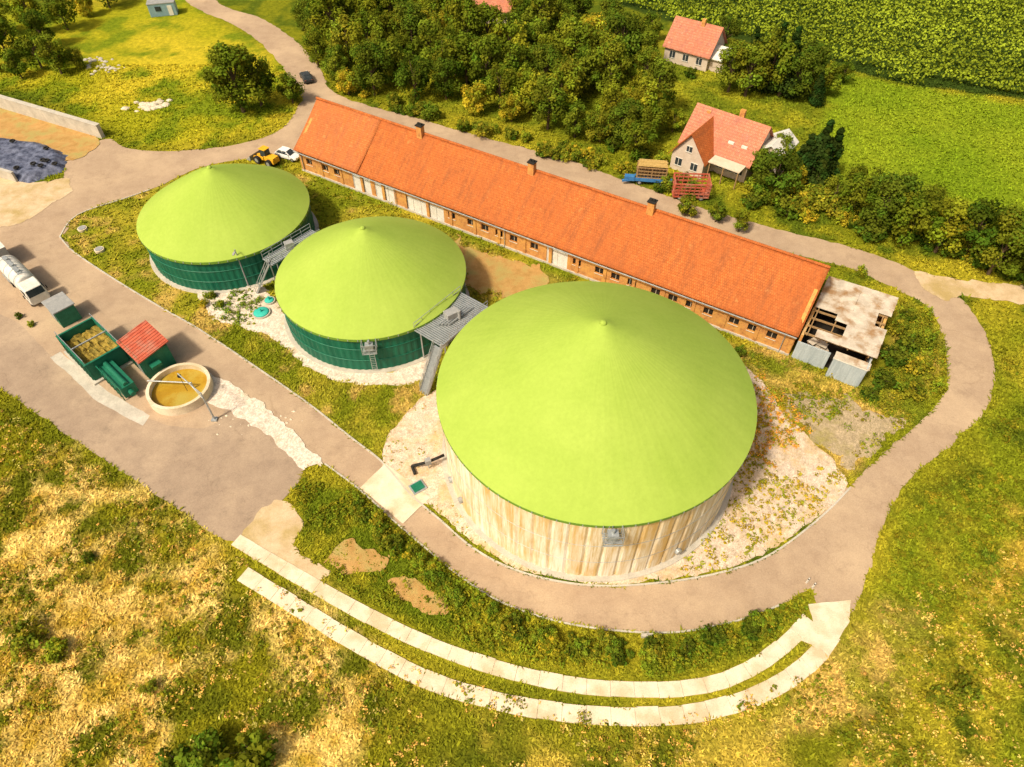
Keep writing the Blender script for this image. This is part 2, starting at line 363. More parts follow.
ISL1=W([(60,237),(78,215),(130,197),(185,178),(300,175),(420,215),(445,350),(425,395),(383,462),(350,437),(260,370),(120,283)])
def gcol(x,y):
    n1=fbm(x,y,14,1);n2=fbm(x,y,4.5,5);n3=fbm(x,y,1.6,9)
    def L(a,b,t): t=np.clip(t,0,1)[...,None];return a*(1-t)+b*t
    A=lambda *c:np.array(c,float)
    base=L(A(.20,.22,.012),A(.36,.32,.022),(n1-.35)*3)
    base=L(base,A(.10,.14,.01),(n2-.52)*6)
    def reg(px,col,soft=3,wob=5):
        nonlocal base
        p=W(px);s=sdist(x,y,p)+(n2-.5)*wob
        m=np.clip(s/soft+.5,0,1);base=L(base,col,m)
    straw=L(A(.52,.35,.045),A(.92,.68,.22),(n3-.32)*2.8)
    dryf=L(straw,A(.25,.24,.013),(fbm(x,y,8,33)-.42)*8)
    dryf=L(dryf,A(.14,.155,.01),(fbm(x,y,2.8,44)-.52)*9)
    reg([(-300,300),(-60,348),(0,392),(120,474),(235,548),(330,590),(410,680),(440,767),(470,900),(-200,1000),(-500,600)],dryf,4,7)
    mid=L(A(.20,.21,.012),A(.54,.41,.06),(fbm(x,y,6,71)-.44)*5);mid=L(mid,A(.12,.14,.01),(fbm(x,y,3,171)-.55)*8)
    reg([(410,680),(520,712),(680,725),(800,690),(860,640),(900,620),(930,767),(900,950),(400,950),(440,767)],mid,5,7)
    rf=L(A(.19,.225,.012),A(.38,.33,.026),(fbm(x,y,9,81)-.42)*5);rf=L(rf,A(.09,.12,.009),(fbm(x,y,4,93)-.52)*7)
    rf=L(rf,A(.5,.35,.05),(fbm(x,y,9,193)-.56)*8)
    reg([(1010,330),(1100,300),(1300,400),(1300,950),(930,950),(900,640),(870,600),(895,520),(960,450),(1000,400)],rf,3,5)
    reg([(830,650),(895,610),(905,670),(850,715),(770,735)],L(A(.66,.44,.12),A(.33,.3,.035),(n3-.4)*4),4,6)
    reg([(822,95),(850,75),(1024,105),(1300,140),(1300,270),(1024,220),(930,190),(850,200),(805,165)],L(A(.175,.265,.012),A(.26,.33,.018),(n1-.3)*2.2),3,3)
    tl=L(A(.36,.36,.016),A(.55,.46,.03),(n1-.35)*3);tl=L(tl,A(.19,.25,.012),(n2-.48)*5)
    reg([(60,10),(180,-5),(280,60),(300,95),(280,125),(180,148),(110,135),(60,95),(-100,70),(-100,20)],tl,4,5)
    isl=L(A(.20,.23,.013),A(.37,.33,.03),(n2-.4)*4);isl=L(isl,A(.52,.37,.09),(fbm(x,y,3,121)-.58)*8)
    p=ISL1;s=sdist(x,y,p)+(n2-.5)*1;base=L(base,isl,np.clip(s/1+.5,0,1))
    reg([(420,215),(450,225),(800,365),(880,400),(900,420),(845,470),(780,400),(690,335),(560,290),(470,300),(450,250)],L(A(.30,.26,.04),A(.66,.42,.12),(n2-.36)*4),2,3)
    reg([(310,170),(420,208),(560,260),(760,345),(745,352),(560,280),(420,225),(310,185)],L(A(.19,.23,.012),A(.42,.35,.03),(n2-.35)*3),1.5,2)
    reg([(740,350),(800,370),(870,390),(895,330),(900,300),(935,330),(942,370),(930,400),(905,425),(860,400),(800,392),(762,372)],L(A(.18,.21,.015),A(.5,.36,.07),(fbm(x,y,5,131)-.42)*5),1.5,3)
    reg([(295,480),(355,490),(430,556),(500,606),(620,635),(740,625),(812,592),(805,610),(760,655),(660,683),(500,662),(350,598),(300,545)],L(A(.13,.175,.01),A(.34,.31,.02),(n2-.42)*5),1.5,1.5)
    reg([(245,560),(400,645),(500,682),(620,701),(730,690),(800,650),(835,605),(820,605),(790,640),(720,680),(600,688),(480,668),(300,580)],A(.27,.28,.016)[None,:]*np.ones_like(base),1,1)
    reg([(330,20),(700,60),(830,100),(800,170),(720,190),(640,150),(520,128),(420,105),(340,85)],L(A(.15,.19,.012),A(.32,.32,.02),(n2-.4)*4),3,4)
    reg([(560,-60),(610,2),(680,25),(760,46),(840,68),(900,84),(1024,100),(1300,145),(1400,-60)],A(.04,.07,.01)[None,:]*np.ones_like(base),1,1)
    return np.clip(base*.82,0.004,.9)

xs=np.concatenate([[-3500,-2000,-1200,-700,-400,-250,-180],np.arange(-130,130.1,.6),[180,250,400,700,1200,2000,3500]])
ys=np.concatenate([[-3000,-1500,-800,-400,-200,-90,-40],np.arange(-8,185,.6),[200,230,280,350,500,800,1400,2500,4500]])
X,Y=np.meshgrid(xs,ys);nx,ny=len(xs),len(ys)
fx,fy=X.ravel(),Y.ravel()
cols=gcol(fx,fy)
idx=np.arange(nx*ny).reshape(ny,nx)
q=np.stack([idx[:-1,:-1],idx[:-1,1:],idx[1:,1:],idx[1:,:-1]],-1).reshape(-1,4)
me=npmesh('ground',np.stack([fx,fy,np.zeros_like(fx)],1),q,cols,[M_ground]);obj('ground',me)

# ------------------------------------------------------------------ kerbs and slab tracks
def kerb(name,px,w,z0,z1,mat,n=5):
    pts=smooth(W(px),False,n);L=len(pts);vs=[]
    for i,p in enumerate(pts):
        a=np.array(pts[max(0,i-1)]);b_=np.array(pts[min(L-1,i+1)]);d=(b_-a)/(np.hypot(*(b_-a))+1e-9)
        nrm=np.array([-d[1],d[0]])*w/2;l=np.array(p)+nrm;r=np.array(p)-nrm
        vs+=[(l[0],l[1],z0),(l[0],l[1],z1),(r[0],r[1],z1),(r[0],r[1],z0)]
    fs=[]
    for i in range(L-1):
        for j in range(3): fs.append((i*4+j,i*4+j+1,i*4+4+j+1,i*4+4+j))
    me=bpy.data.meshes.new(name);me.from_pydata(vs,[],fs);me.materials.append(mat);return obj(name,me)
kerb('kerb',ring_in,.18,0,.12,M_conc2)
kerb('kerb',[(60,237),(78,215),(130,197),(150,190)],.18,0,.12,M_conc2)
kerb('kerb',ring_out[3:14],.16,0,.1,M_conc2)
def slabs(name,px,w):
    pts=np.array(smooth(W(px),False,12));seg=np.hypot(*(pts[1:]-pts[:-1]).T);cum=np.concatenate([[0],np.cumsum(seg)])
    P_=Part();s=0;at=lambda s_:np.array([np.interp(s_,cum,pts[:,k]) for k in(0,1)])
    def nr(s_):
        d=at(min(cum[-1],s_+.4))-at(max(0,s_-.4));d/=np.hypot(*d);return np.array([-d[1],d[0]])
    while s<cum[-1]-2:
        e=s+2.0;g=.012
        z=.115+random.uniform(-.012,.012);wa=w/2+random.uniform(-.03,.03);o=random.uniform(-.03,.03)
        A0=at(s+g);B0=at(e-g);na=nr(s+g);nb=nr(e-g)
        vs=[]
        for zz in(0,z):
            for p,n_,sg in((A0,na,-1),(B0,nb,-1),(B0,nb,1),(A0,na,1)):
                c=p+n_*(sg*wa+o);vs.append((c[0],c[1],zz+(random.uniform(-.008,.008) if zz else 0)))
        P_.add(vs,[(3,2,1,0),(4,5,6,7),(0,1,5,4),(1,2,6,5),(2,3,7,6),(3,0,4,7)]);s=e
    me=bpy.data.meshes.new(name);me.from_pydata(P_.v,[],P_.f);me.materials.append(M_conc);return obj(name,me)
trk_in=[(236,540),(290,572),(350,606),(420,641),(500,669),(580,686),(660,690),(720,682),(765,660),(798,632),(818,608)]
trk_out=[(243,574),(300,609),(370,651),(440,685),(520,706),(600,716),(680,715),(740,702),(790,678),(822,650),(842,618)]
slabs('concrete_track',trk_in,1.3);slabs('concrete_track',trk_out,1.45)
sheet('concrete_ramp',[(808,605),(850,600),(848,622),(838,640),(822,650),(800,640),(812,622)],M_conc,sm=False,jit=.1)

# ------------------------------------------------------------------ vegetation generators
def leaves(c,r,n,size,col,flat=1.0,up=.35,jitc=.25,inner=.55):
    K=len(c);c=np.repeat(c,n,0);r=np.repeat(np.broadcast_to(r,(K,)),n);col=np.repeat(np.broadcast_to(col,(K,3)),n,0)
    M=len(c);d=rng.normal(size=(M,3));d/=np.linalg.norm(d,axis=1)[:,None]
    rad=r*(inner+(1-inner)*rng.random(M)**.6)*(1+.18*rng.normal(size=M))
    p=c+d*rad[:,None]*np.array([1,1,flat])
    nrm=d+rng.normal(size=(M,3))*.45+np.array([0,0,up]);nrm/=np.linalg.norm(nrm,axis=1)[:,None]
    a=np.cross(nrm,rng.normal(size=(M,3)));a/=np.linalg.norm(a,axis=1)[:,None]+1e-9;b_=np.cross(nrm,a)
    s=(size*(.6+.8*rng.random(M)))[:,None]/2
    a=a*s;b_=b_*s*.75
    v=np.stack([p-a-b_*.3,p-b_+a*.2,p+a+b_*.3,p+b_-a*.2],1).reshape(-1,3)
    cc=col*(1+jitc*(rng.random((M,1))*2-1));cc=np.repeat(cc,4,0)
    return v,np.arange(M*4).reshape(-1,4),cc
def frustum(p0,p1,r0,r1,n=7):
    P_=Part();P_.cyl(p0,p1,r0,r1,n,False);return np.array([tuple(a) for a in P_.v]),np.array(P_.f)
def tree_mesh(name,h,w,tone,seed,shape='round',nl=3600,leaf=.42):
    random.seed(seed);V=[];Q=[];C=[];MI=[];off=0
    def push(v,q,c,mi):
        nonlocal off
        V.append(v);Q.append(q+off);C.append(c);MI.append(np.full(len(q),mi));off+=len(v)
    th=h*(.75 if shape=='round' else .95)
    v,q=frustum((0,0,-.1),(.1,.05,th*.5),h*.03,h*.02);push(v,q,np.full((len(v),3),.1),1)
    v,q=frustum((.1,.05,th*.5),(.2,-.1,th),h*.02,h*.006);push(v,q,np.full((len(v),3),.1),1)
    K=[];R=[]
    nc=30
    for i in range(nc):
        a=random.uniform(0,6.283)
        if shape=='round':
            zz=random.uniform(.15,1)**.9;prof=math.sin(math.pi*min(1,max(.08,(zz*.86))))**.6
            rr=w/2*prof*random.uniform(.3,.88);z=h*(.08+.82*zz);cr=w*random.uniform(.10,.2)
        else:
            zz=(i+.5)/nc;rr=w/2*(1-zz)*random.uniform(.3,.8);z=h*(.08+.86*zz);cr=max(.4,w*.22*(1.15-zz))
        p=(rr*math.cos(a),rr*math.sin(a),z);K.append(p);R.append(cr)
        if i%2==0:
            z0=z*.55 if shape=='round' else z*.95
            v,q=frustum((.1,0,z0),(p[0]*.9,p[1]*.9,p[2]),h*.011,h*.004,5);push(v,q,np.full((len(v),3),.1),1)
    K=np.array(K);R=np.array(R)
    tones=np.array(tone)[None,:]*(1+.45*(rng.random((nc,1))*2-1))
    tones[:,0]*=1+.25*(rng.random(nc)*2-1)
    v,q,c=leaves(K,R,nl//nc,leaf,tones,up=.6);push(v,q,c,0)
    return npmesh(name,np.concatenate(V),np.concatenate(Q),np.concatenate(C),[M_leaf,M_bark],midx=np.concatenate(MI))
GD=(.105,.15,.014);GM=(.165,.215,.018);GY=(.27,.28,.024);GC=(.035,.065,.012)
TR=[tree_mesh('broad_tree_a',9,8,GD,1),tree_mesh('broad_tree_b',10,7,GM,2),tree_mesh('broad_tree_c',7,7,GY,3),
    tree_mesh('broad_tree_d',8,6.5,GM,4),tree_mesh('broad_tree_e',11,9,GD,5,nl=5000)]
CON=[tree_mesh('conifer_a',11,6.5,GC,6,'cone',4600,.42),tree_mesh('conifer_b',9,5.6,GC,8,'cone',3800,.42)]
BU=[tree_mesh('bush_a',2.6,3.4,GM,9,nl=1100,leaf=.3),tree_mesh('bush_b',2.2,3.0,GD,10,nl=1000,leaf=.3),tree_mesh('bush_c',2.4,3.6,GY,11,nl=1000,leaf=.3)]
random.seed(21)
def plant(kind,me,x,y,s,sz=None):
    return obj(kind,me,None,(x,y,0),random.uniform(0,6.28),(s,s*random.uniform(.9,1.1),(sz or s)))
def T(u,v,k,s=1.0):
    x,y=G2(u,v);plant('deciduous_tree',TR[k],x,y,s,s*random.uniform(.9,1.1))
for u,v,k,s in [(244,112,4,1.15),(262,106,1,.95),(232,96,3,.8),(293,103,3,.7),(68,30,0,.8),(88,16,2,.7),(40,34,1,.8),(10,60,0,.9),(-8,72,3,.8),(62,74,1,.75),(42,68,0,.8),(26,24,0,.8),(110,8,0,.8),(120,-8,1,.9),(22,78,3,.6),(80,68,2,.5),(48,48,4,.7),(4,34,1,.8),
  (770,200,0,.9),(788,192,2,.65),(755,180,1,.6),(850,216,0,.8),(875,232,4,.85),(902,242,0,.95),(935,252,1,.9),(962,258,0,.9),(988,274,4,.9),(1012,270,1,.95),(1034,292,0,1),(1054,272,4,1),(895,218,3,.6),(1000,245,3,.75),(1060,300,0,.9),(1090,290,4,.9),(830,206,3,.6),(915,226,1,.7),
  (745,96,1,1.0),(765,92,0,1.1),(792,98,4,.85),(802,88,0,.9),(822,95,3,.7),(728,92,4,.8),(655,116,1,.95),(646,138,0,.8),(715,222,3,.4),(685,216,2,.42),(738,232,1,.38),(775,172,1,.6),(672,132,3,.55),(840,84,3,.5),(722,50,0,.7),(650,40,3,.7),(642,70,1,.8)]: T(u,v,k,s)
for u,v,k,s in [(808,184,0,1.0),(822,180,1,1.0),(797,180,1,.9),(813,190,1,.8),(779,96,0,1.15),(768,84,0,1.05),(757,88,1,1.0),(812,104,1,.7),(748,70,1,.9)]:
    x,y=G2(u,v);plant('conifer_tree',CON[k],x,y,s)
wood=W([(292,40),(330,96),(420,108),(520,128),(600,150),(640,165),(660,140),(664,118),(662,96),(640,52),(600,30),(560,10),(520,-30),(300,-30)])
pts=[];tries=0
bx=[p[0] for p in wood];by=[p[1] for p in wood]
hx,hy=G2(492,22)
while len(pts)<200 and tries<16000:
    tries+=1;x=random.uniform(min(bx),max(bx));y=random.uniform(min(by),max(by))
    sd_=sdist(np.array([x]),np.array([y]),wood)[0]
    if sd_<1.2 or math.hypot(x-hx,y-hy)<8 or (abs(x-hx+1)<4.5 and hy-17<y<hy): continue
    if fbm(np.array([x]),np.array([y]),13,301,2)[0]>.74: continue
    if any((x-a)**2+(y-b_)**2<4.1**2 for a,b_ in pts): continue
    pts.append((x,y))
for x,y in pts:
    edge=sdist(np.array([x]),np.array([y]),wood)[0]
    k=random.choice([0,1,2,3,4,0,1,3,4,2]);s=random.uniform(.55,1.2)*(0.78 if edge<4 else 1)
    plant('deciduous_tree',TR[k],x,y,s)
for i in range(60):
    x=random.uniform(-120,25);y=random.uniform(178,225);plant('deciduous_tree',TR[random.randrange(5)],x,y,random.uniform(.8,1.1))
def B(u,v,k,s=1.0):
    x,y=G2(u,v);plant('shrub',BU[k],x,y,s,s*random.uniform(.8,1.1))
for i in range(60):
    t=random.random();u=350+t*360;v=100+t*108+random.uniform(-14,-1);B(u,v,random.randrange(3),random.uniform(.4,.95))
for i in range(60):
    t=random.random();u=745+t*340;v=196+t*88+random.uniform(-14,12);B(u,v,random.randrange(3),random.uniform(.6,1.4))
for u,v,s in [(905,350,1),(915,372,.9),(895,335,.8),(880,385,1),(925,345,.8),(910,395,.9),(868,398,.7),(935,390,.6),(890,362,1.1),(905,318,.7),(925,318,.6),(845,378,.6),(720,372,.5),(738,355,.5),(860,275,.6),(30,640,1.0),(60,652,.7),(210,757,1.1),(255,757,1.3),(180,764,.9),(150,690,.45),(90,560,.4),(930,700,.6),(960,690,.7),(985,560,.5),(700,168,.8),(640,160,1),(612,150,1),(745,165,.8),(660,165,.8),(20,318,.35),(32,326,.3),(212,298,.45),(222,306,.35),(205,306,.4),(690,78,.8),(668,80,.9)]: B(u,v,random.randrange(3),s)
for i in range(90):
    t=random.random();k=t*9;j=int(k);e0=np.array(ring_out[3+j]);e1=np.array(ring_out[4+j]);c=e0+(e1-e0)*(k-j)
    B(c[0]-random.uniform(-2,6),c[1]+random.uniform(9,30)*(1 if c[0]<700 else .7),random.randrange(3),random.uniform(.25,.6))

fieldp=W([(560,-25),(610,2),(680,25),(760,46),(840,68),(900,84),(1024,100),(1250,140)])+[(260,110),(260,215),(60,215)]
d=np.array([.9,-.436]);nn=np.array([.436,.9])
cc=[]
for k in range(-4,42):
    o0=np.array([15,160])+nn*(k*4.2-25)
    s=np.arange(-60,260,.45);p=o0[None,:]+d[None,:]*s[:,None];p=p+rng.normal(0,.25,p.shape)
    cc.append(p)
cc=np.concatenate(cc);ok=inside(cc[:,0],cc[:,1],fieldp)&(cc[:,0]<cc[:,1]*.95);cc=cc[ok]
n=fbm(cc[:,0],cc[:,1],7,3)
col=np.array([.22,.28,.02])[None,:]*(0.5+1.0*n[:,None])
c3=np.concatenate([cc,.9+1.2*n[:,None]],1)
v,q,c=leaves(c3,np.full(len(c3),.85),13,.5,col,flat=1.25,up=.5)
obj('corn_field',npmesh('corn_field',v,q,c,[M_grass]))

tanks=[(8.0,43.2,15.0),(-17.3,65.5,11.35),(-39.3,79.3,11.1)]
def scatter_pts(n,x0,x1,y0,y1):
    x=rng.uniform(x0,x1,n);y=rng.uniform(y0,y1,n)
    ok=np.abs(x)<(y*.656+45.3)*.80+4
    for k,pl in POLYS.items():
        if 'soil_patch' in k: ok[ok]&=~(inside(x[ok],y[ok],pl)&(rng.random(ok.sum())<.85));continue
        ok[ok]&=~inside(x[ok],y[ok],pl)
    for cx,cy,R in tanks: ok&=np.hypot(x-cx,y-cy)>R+.6
    for tr in (trk_in,trk_out):
        tw=np.array(smooth(W(tr),False,3));dd=np.full(len(x),1e9)
        for i in range(len(tw)-1):
            x1,y1=tw[i];dx,dy=tw[i+1]-tw[i];t=np.clip(((x-x1)*dx+(y-y1)*dy)/(dx*dx+dy*dy),0,1)
            dd=np.minimum(dd,np.hypot(x-x1-t*dx,y-y1-t*dy))
        ok&=dd>.82
    return x[ok],y[ok]
BO=np.array(G2(303,170));BYAW=math.atan2(-41.0,67.3)
def inbarn(x,y):
    dx,dy=x-BO[0],y-BO[1];c,s=math.cos(BYAW),math.sin(BYAW);lx=dx*c+dy*s;ly=-dx*s+dy*c
    return (lx>-1)&(lx<88.5)&(ly>-.3)&(ly<13.5)
def tufts(name,x,y,hgt,wid,nb=3):
    ok=~inbarn(x,y);x=x[ok];y=y[ok]
    c=gcol(x,y);M=len(x)
    V=[];T3=[];C=[];off=0
    hh=hgt*(.5+rng.random(M))*(.5+fbm(x,y,3,7))
    for k in range(nb):
        a=rng.random(M)*6.283;lean=(.3+rng.random(M)*1.3)[:,None]*hh[:,None]
        dirv=np.stack([np.cos(a),np.sin(a)],1);sv=np.stack([-np.sin(a),np.cos(a)],1)*(wid*(.5+rng.random(M)))[:,None]/2
        o=np.stack([x,y],1)+dirv*.06
        b0=np.concatenate([o-sv,np.zeros((M,1))],1);b1=np.concatenate([o+sv,np.zeros((M,1))],1)
        tp=np.concatenate([o+dirv*lean,hh[:,None]*(.5+.4*rng.random((M,1)))],1)
        v=np.stack([b0,b1,tp],1).reshape(-1,3);V.append(v);T3.append(np.arange(M*3).reshape(-1,3)+off);off+=M*3
        cj=np.minimum(c*(.72+.85*rng.random((M,1))),.95);C.append(np.repeat(cj,3,0))
    obj(name,npmesh(name,np.concatenate(V),None,np.concatenate(C),[M_grass],tris=np.concatenate(T3)))
x,y=scatter_pts(150000,-60,75,8,62);tufts('meadow_grass',x,y,.26,.18)
x,y=scatter_pts(110000,-110,115,50,135);tufts('pasture_grass',x,y,.28,.24)

def weeds(name,px,n,r,tone,nl=26,leaf=.2,thr=.5,zoff=.5):
    p=W(px);xs_=[a for a,_ in p];ys_=[b_ for _,b_ in p]
    x=rng.uniform(min(xs_),max(xs_),n*4);y=rng.uniform(min(ys_),max(ys_),n*4)
    ok=inside(x,y,p)&(fbm(x,y,3.5,77)>thr)&~inbarn(x,y)
    for k,pl in POLYS.items():
        if 'gravel' in k: continue
        if 'soil_patch' in k: ok[ok]&=~(inside(x[ok],y[ok],pl)&(rng.random(ok.sum())<.75));continue
        ok[ok]&=~inside(x[ok],y[ok],pl)
    for cx,cy,R in tanks: ok&=np.hypot(x-cx,y-cy)>R+.5
    x=x[ok][:n];y=y[ok][:n]
    rr=r*(.4+1.1*rng.random(len(x))**1.6);c3=np.stack([x,y,rr*zoff],1)
    col=np.array(tone)[None,:]*(.7+.7*rng.random((len(x),1)));col[:,0]*=.8+.6*rng.random(len(x))
    v,q,c=leaves(c3,rr,nl,leaf,col,flat=.7,up=.7);v[:,2]=np.maximum(v[:,2],.01)
    obj(name,npmesh(name,v,q,c,[M_grass]))
weeds('embankment_weeds',[(295,478),(360,492),(430,556),(500,606),(620,635),(740,625),(812,592),(805,612),(760,650),(660,676),(500,655),(350,590),(300,540)],1700,.42,(.15,.18,.012),thr=.44)
FLD=[(-20,395),(235,550),(400,665),(650,730),(850,660),(900,600),(1100,500),(1100,900),(-100,900)]
weeds('field_weeds',FLD,3200,.36,(.16,.175,.012),thr=.53,nl=20)
weeds('dry_herbs',FLD,2400,.30,(.58,.42,.10),thr=.42,nl=14,leaf=.16)
weeds('roadside_weeds',[(1000,330),(1100,300),(1100,600),(870,620),(900,520),(965,455),(1005,400)],900,.42,(.17,.19,.013),thr=.42)
weeds('scrub_weeds',[(745,350),(830,372),(880,395),(900,300),(940,330),(945,370),(930,405),(880,440),(845,470),(790,420)],750,.45,(.18,.2,.015),thr=.42)
weeds('gravel_weeds',[(690,400),(760,370),(845,475),(815,515),(720,568),(640,580),(690,540)],620,.3,(.30,.27,.02),thr=.42,nl=16)
weeds('gravel_weeds',[(700,380),(770,375),(835,460),(780,470),(720,440)],320,.34,(.50,.27,.04),thr=.4,nl=14)
weeds('gravel_weeds',big_grav,360,.2,(.30,.28,.03),thr=.4,nl=12,leaf=.15)
weeds('barn_weeds',[(310,172),(440,215),(760,350),(745,365),(600,300),(440,235),(310,188)],600,.4,(.2,.21,.015),thr=.42)
weeds('barn_weeds',[(450,235),(560,275),(620,300),(560,295),(470,300)],160,.4,(.2,.21,.015),thr=.46)
weeds('bed_plants',[(200,292),(240,280),(262,300),(255,325),(225,325)],110,.4,(.14,.21,.02),thr=.3)

# ------------------------------------------------------------------ tanks
def tank(name,cx,cy,R,hw,hr,wm,concrete=False,seams=36):
    t=Thing(name,(cx,cy,0))
    def rings(part,prof,n):
        vs=[];fs=[]
        for r,z in prof: vs+=[(r*math.cos(2*math.pi*i/n),r*math.sin(2*math.pi*i/n),z) for i in range(n)]
        for k in range(len(prof)-1): fs+=[(k*n+i,k*n+(i+1)%n,(k+1)*n+(i+1)%n,(k+1)*n+i) for i in range(n)]
        part.add(vs,fs)
    rings(t.p('plinth',M_conc2),((R+.55,0),(R+.5,.16),(R-.1,.16)),96)
    w=t.p('wall',wm);n=360;vs=[];fs=[]
    lv=[.1,hw*.33,hw*.33+.05,hw*.66,hw*.66+.05,hw] if not concrete else [.1,hw*.5,hw]
    for z in lv:
        for i in range(n):
            r=R-(.12 if i%6==0 else 0) if concrete else R-.05*(i%4<2)
            a=2*math.pi*i/n;vs.append((r*math.cos(a),r*math.sin(a),z))
    for k in range(len(lv)-1): fs+=[(k*n+i,k*n+(i+1)%n,(k+1)*n+(i+1)%n,(k+1)*n+i) for i in range(n)]
    w.add(vs,fs)
    if concrete:
        bd=t.p('tension_bands',M_metal)
        for z in(hw*.3,hw*.6): bd.torus((0,0,z),R+.015,.02,180,4)
    else:
        bd=t.p('cladding_trims',M_green)
        for z in(hw*.33,hw*.66): bd.torus((0,0,z),R+.01,.05,160,4)
    rf=t.p('membrane_roof',M_memb,True);n=seams*8;m=30;vs=[(0,0,hr+.1)];fs=[]
    for j in range(1,m+1):
        s=j/m;r=(R+.28)*s
        zz=hw+.1+(hr-hw-.1)*(.82*(1-s)+.18*(1-s*s)) +.22*math.exp(-(s/.045)**2)
        for i in range(n):
            a=2*math.pi*i/n;dz=-.018*(i%8==0)*min(1,s*3)+.014*math.cos(seams*a)*s+.06*math.cos(5*a+s*4)*s*(1-s)*2
            vs.append((r*math.cos(a),r*math.sin(a),zz+(dz if j<m else 0)))
    for i in range(n): fs.append((0,1+i,1+(i+1)%n))
    for j in range(m-1):
        o=1+j*n
        for i in range(n): fs.append((o+i,o+n+i,o+n+(i+1)%n,o+(i+1)%n))
    rf.add(vs,fs)
    t.p('apex_cap',M_memb,True).cyl((0,0,hr-.15),(0,0,hr+.2),.42,.2,20)
    rings(t.p('roof_edge_band',M_membe),((R+.02,hw-.35),(R+.27,hw-.3),(R+.29,hw+.06),(R+.24,hw+.09)),180)
    ck=t.p('rim_clamps',M_metal)
    for i in range(seams*2):
        a=2*math.pi*i/(seams*2);ck.box((R+.3)*math.cos(a),(R+.3)*math.sin(a),hw-.1,.05,.1,.22,a)
    return t
def rim_box(t,R,ang,hw,hbot):
    a=math.radians(ang);c,s=math.cos(a),math.sin(a)
    pf=t.p('service_platform',M_metal)
    def L(x,y,z): return ((R+x)*c-y*s,(R+x)*s+y*c,z)
    for k in range(6): pf.beam(L(.35+.22*k,-.8,hw-1.1),L(.35+.22*k,.8,hw-1.1),.12,.05)
    for y in(-.8,0,.8):
        for x in(.35,1.45): pf.beam(L(x,y,hw-1.1),L(x,y,hw+.2),.06)
    for z in(hw-.5,hw+.2):
        pf.beam(L(.35,-.8,z),L(1.45,-.8,z),.05);pf.beam(L(.35,.8,z),L(1.45,.8,z),.05);pf.beam(L(1.45,-.8,z),L(1.45,.8,z),.05)
    bx=t.p('gas_relief_box',M_metal);x,y,z=L(.8,0,hw-.55);bx.box(x,y,z,.7,.9,.8,a);bx.cyl((x,y,z),(x,y,z+.9),.14)
    for y in(-.28,.28): pf.beam(L(.3,y,hbot),L(.3,y,hw-1.1),.06)
    k=hbot+.2
    while k<hw-1.1: pf.beam(L(.3,-.28,k),L(.3,.28,k),.04);k+=.3
t=tank('concrete_digester_tank',*tanks[0],10.0,18.4,M_cwall,True,44);rim_box(t,15.0,-89,10,6.5)
p_=t.p('inspection_ports',M_metal)
for a in(-60,-150,200):
    r=math.radians(a);p_.cyl((14.95*math.cos(r),14.95*math.sin(r),1.4),(15.3*math.cos(r),15.3*math.sin(r),1.4),.35,n=16)
t.done()
t=tank('green_digester_tank',*tanks[1],5.4,12.1,M_gwall,False,32);rim_box(t,11.35,-84,5.4,.4);t.done()
t=tank('green_digester_tank',*tanks[2],5.0,11.5,M_gwall,False,32);t.done()

# ------------------------------------------------------------------ walkways
def walkway(name,p0,p1,w,stair=False):
    t=Thing(name);g=t.p('deck',M_metal);r=t.p('railings',M_metal)
    p0=Vector(p0);p1=Vector(p1);d=p1-p0;L=d.length;dn=d.normalized();sd=Vector((-dn.y,dn.x,0)).normalized()*(w/2)
    n=int(L/.28)
    for i in range(n+1):
        c=p0+d*(i/n)
        if stair: g.beam(c-sd,c+sd,.26,.05)
        else: g.beam(c-sd,c+sd,.2,.05)
    for s in(-1,1):
        r.beam(p0+sd*s,p1+sd*s,.08,.2)
        for z in(.55,1.05): r.beam(p0+sd*s+Vector((0,0,z)),p1+sd*s+Vector((0,0,z)),.05)
        m=max(2,int(L/1.3))
        for i in range(m+1):
            c=p0+d*(i/m)+sd*s;r.beam(c,c+Vector((0,0,1.05)),.05)
    if not stair:
        for k in(.08,.5,.92):
            for s in(-1,1):
                c=p0+d*k+sd*s*.9;r.beam((c.x,c.y,0),(c.x,c.y,c.z-.1),.14)
    return t
t=walkway('steel_walkway',G(268,262,5),G(316,233,5),2.0);pu=t.p('pump_unit',M_grey);c=Vector(G(290,248,5));pu.box(c.x,c.y,c.z+.5,1.1,.8,.9,.5);t.done()
walkway('steel_staircase',G(258,291,0.05),G(270,262,5),1.1,True).done()
t=walkway('steel_walkway',G(428,338,5.2),G(474,300,5.2),4.2)
gx=t.p('pump_unit',M_grey,False,.04);c=Vector(G(452,318,5.2));gx.box(c.x,c.y,c.z+.55,1.6,1.1,1.1,.6);gx.cyl((c.x+.9,c.y-.2,5.3),(c.x+.9,c.y-.2,6.6),.2)
px_=t.p('process_pipes',M_metal)
for k in range(4): px_.cyl((c.x-1.5+.4*k,c.y-1.4,5.5),(c.x+1.2+.4*k,c.y+1.6,5.5),.09)
t.done()
walkway('steel_staircase',G(424,393,0.05),G(438,348,5.2),1.2,True).done()

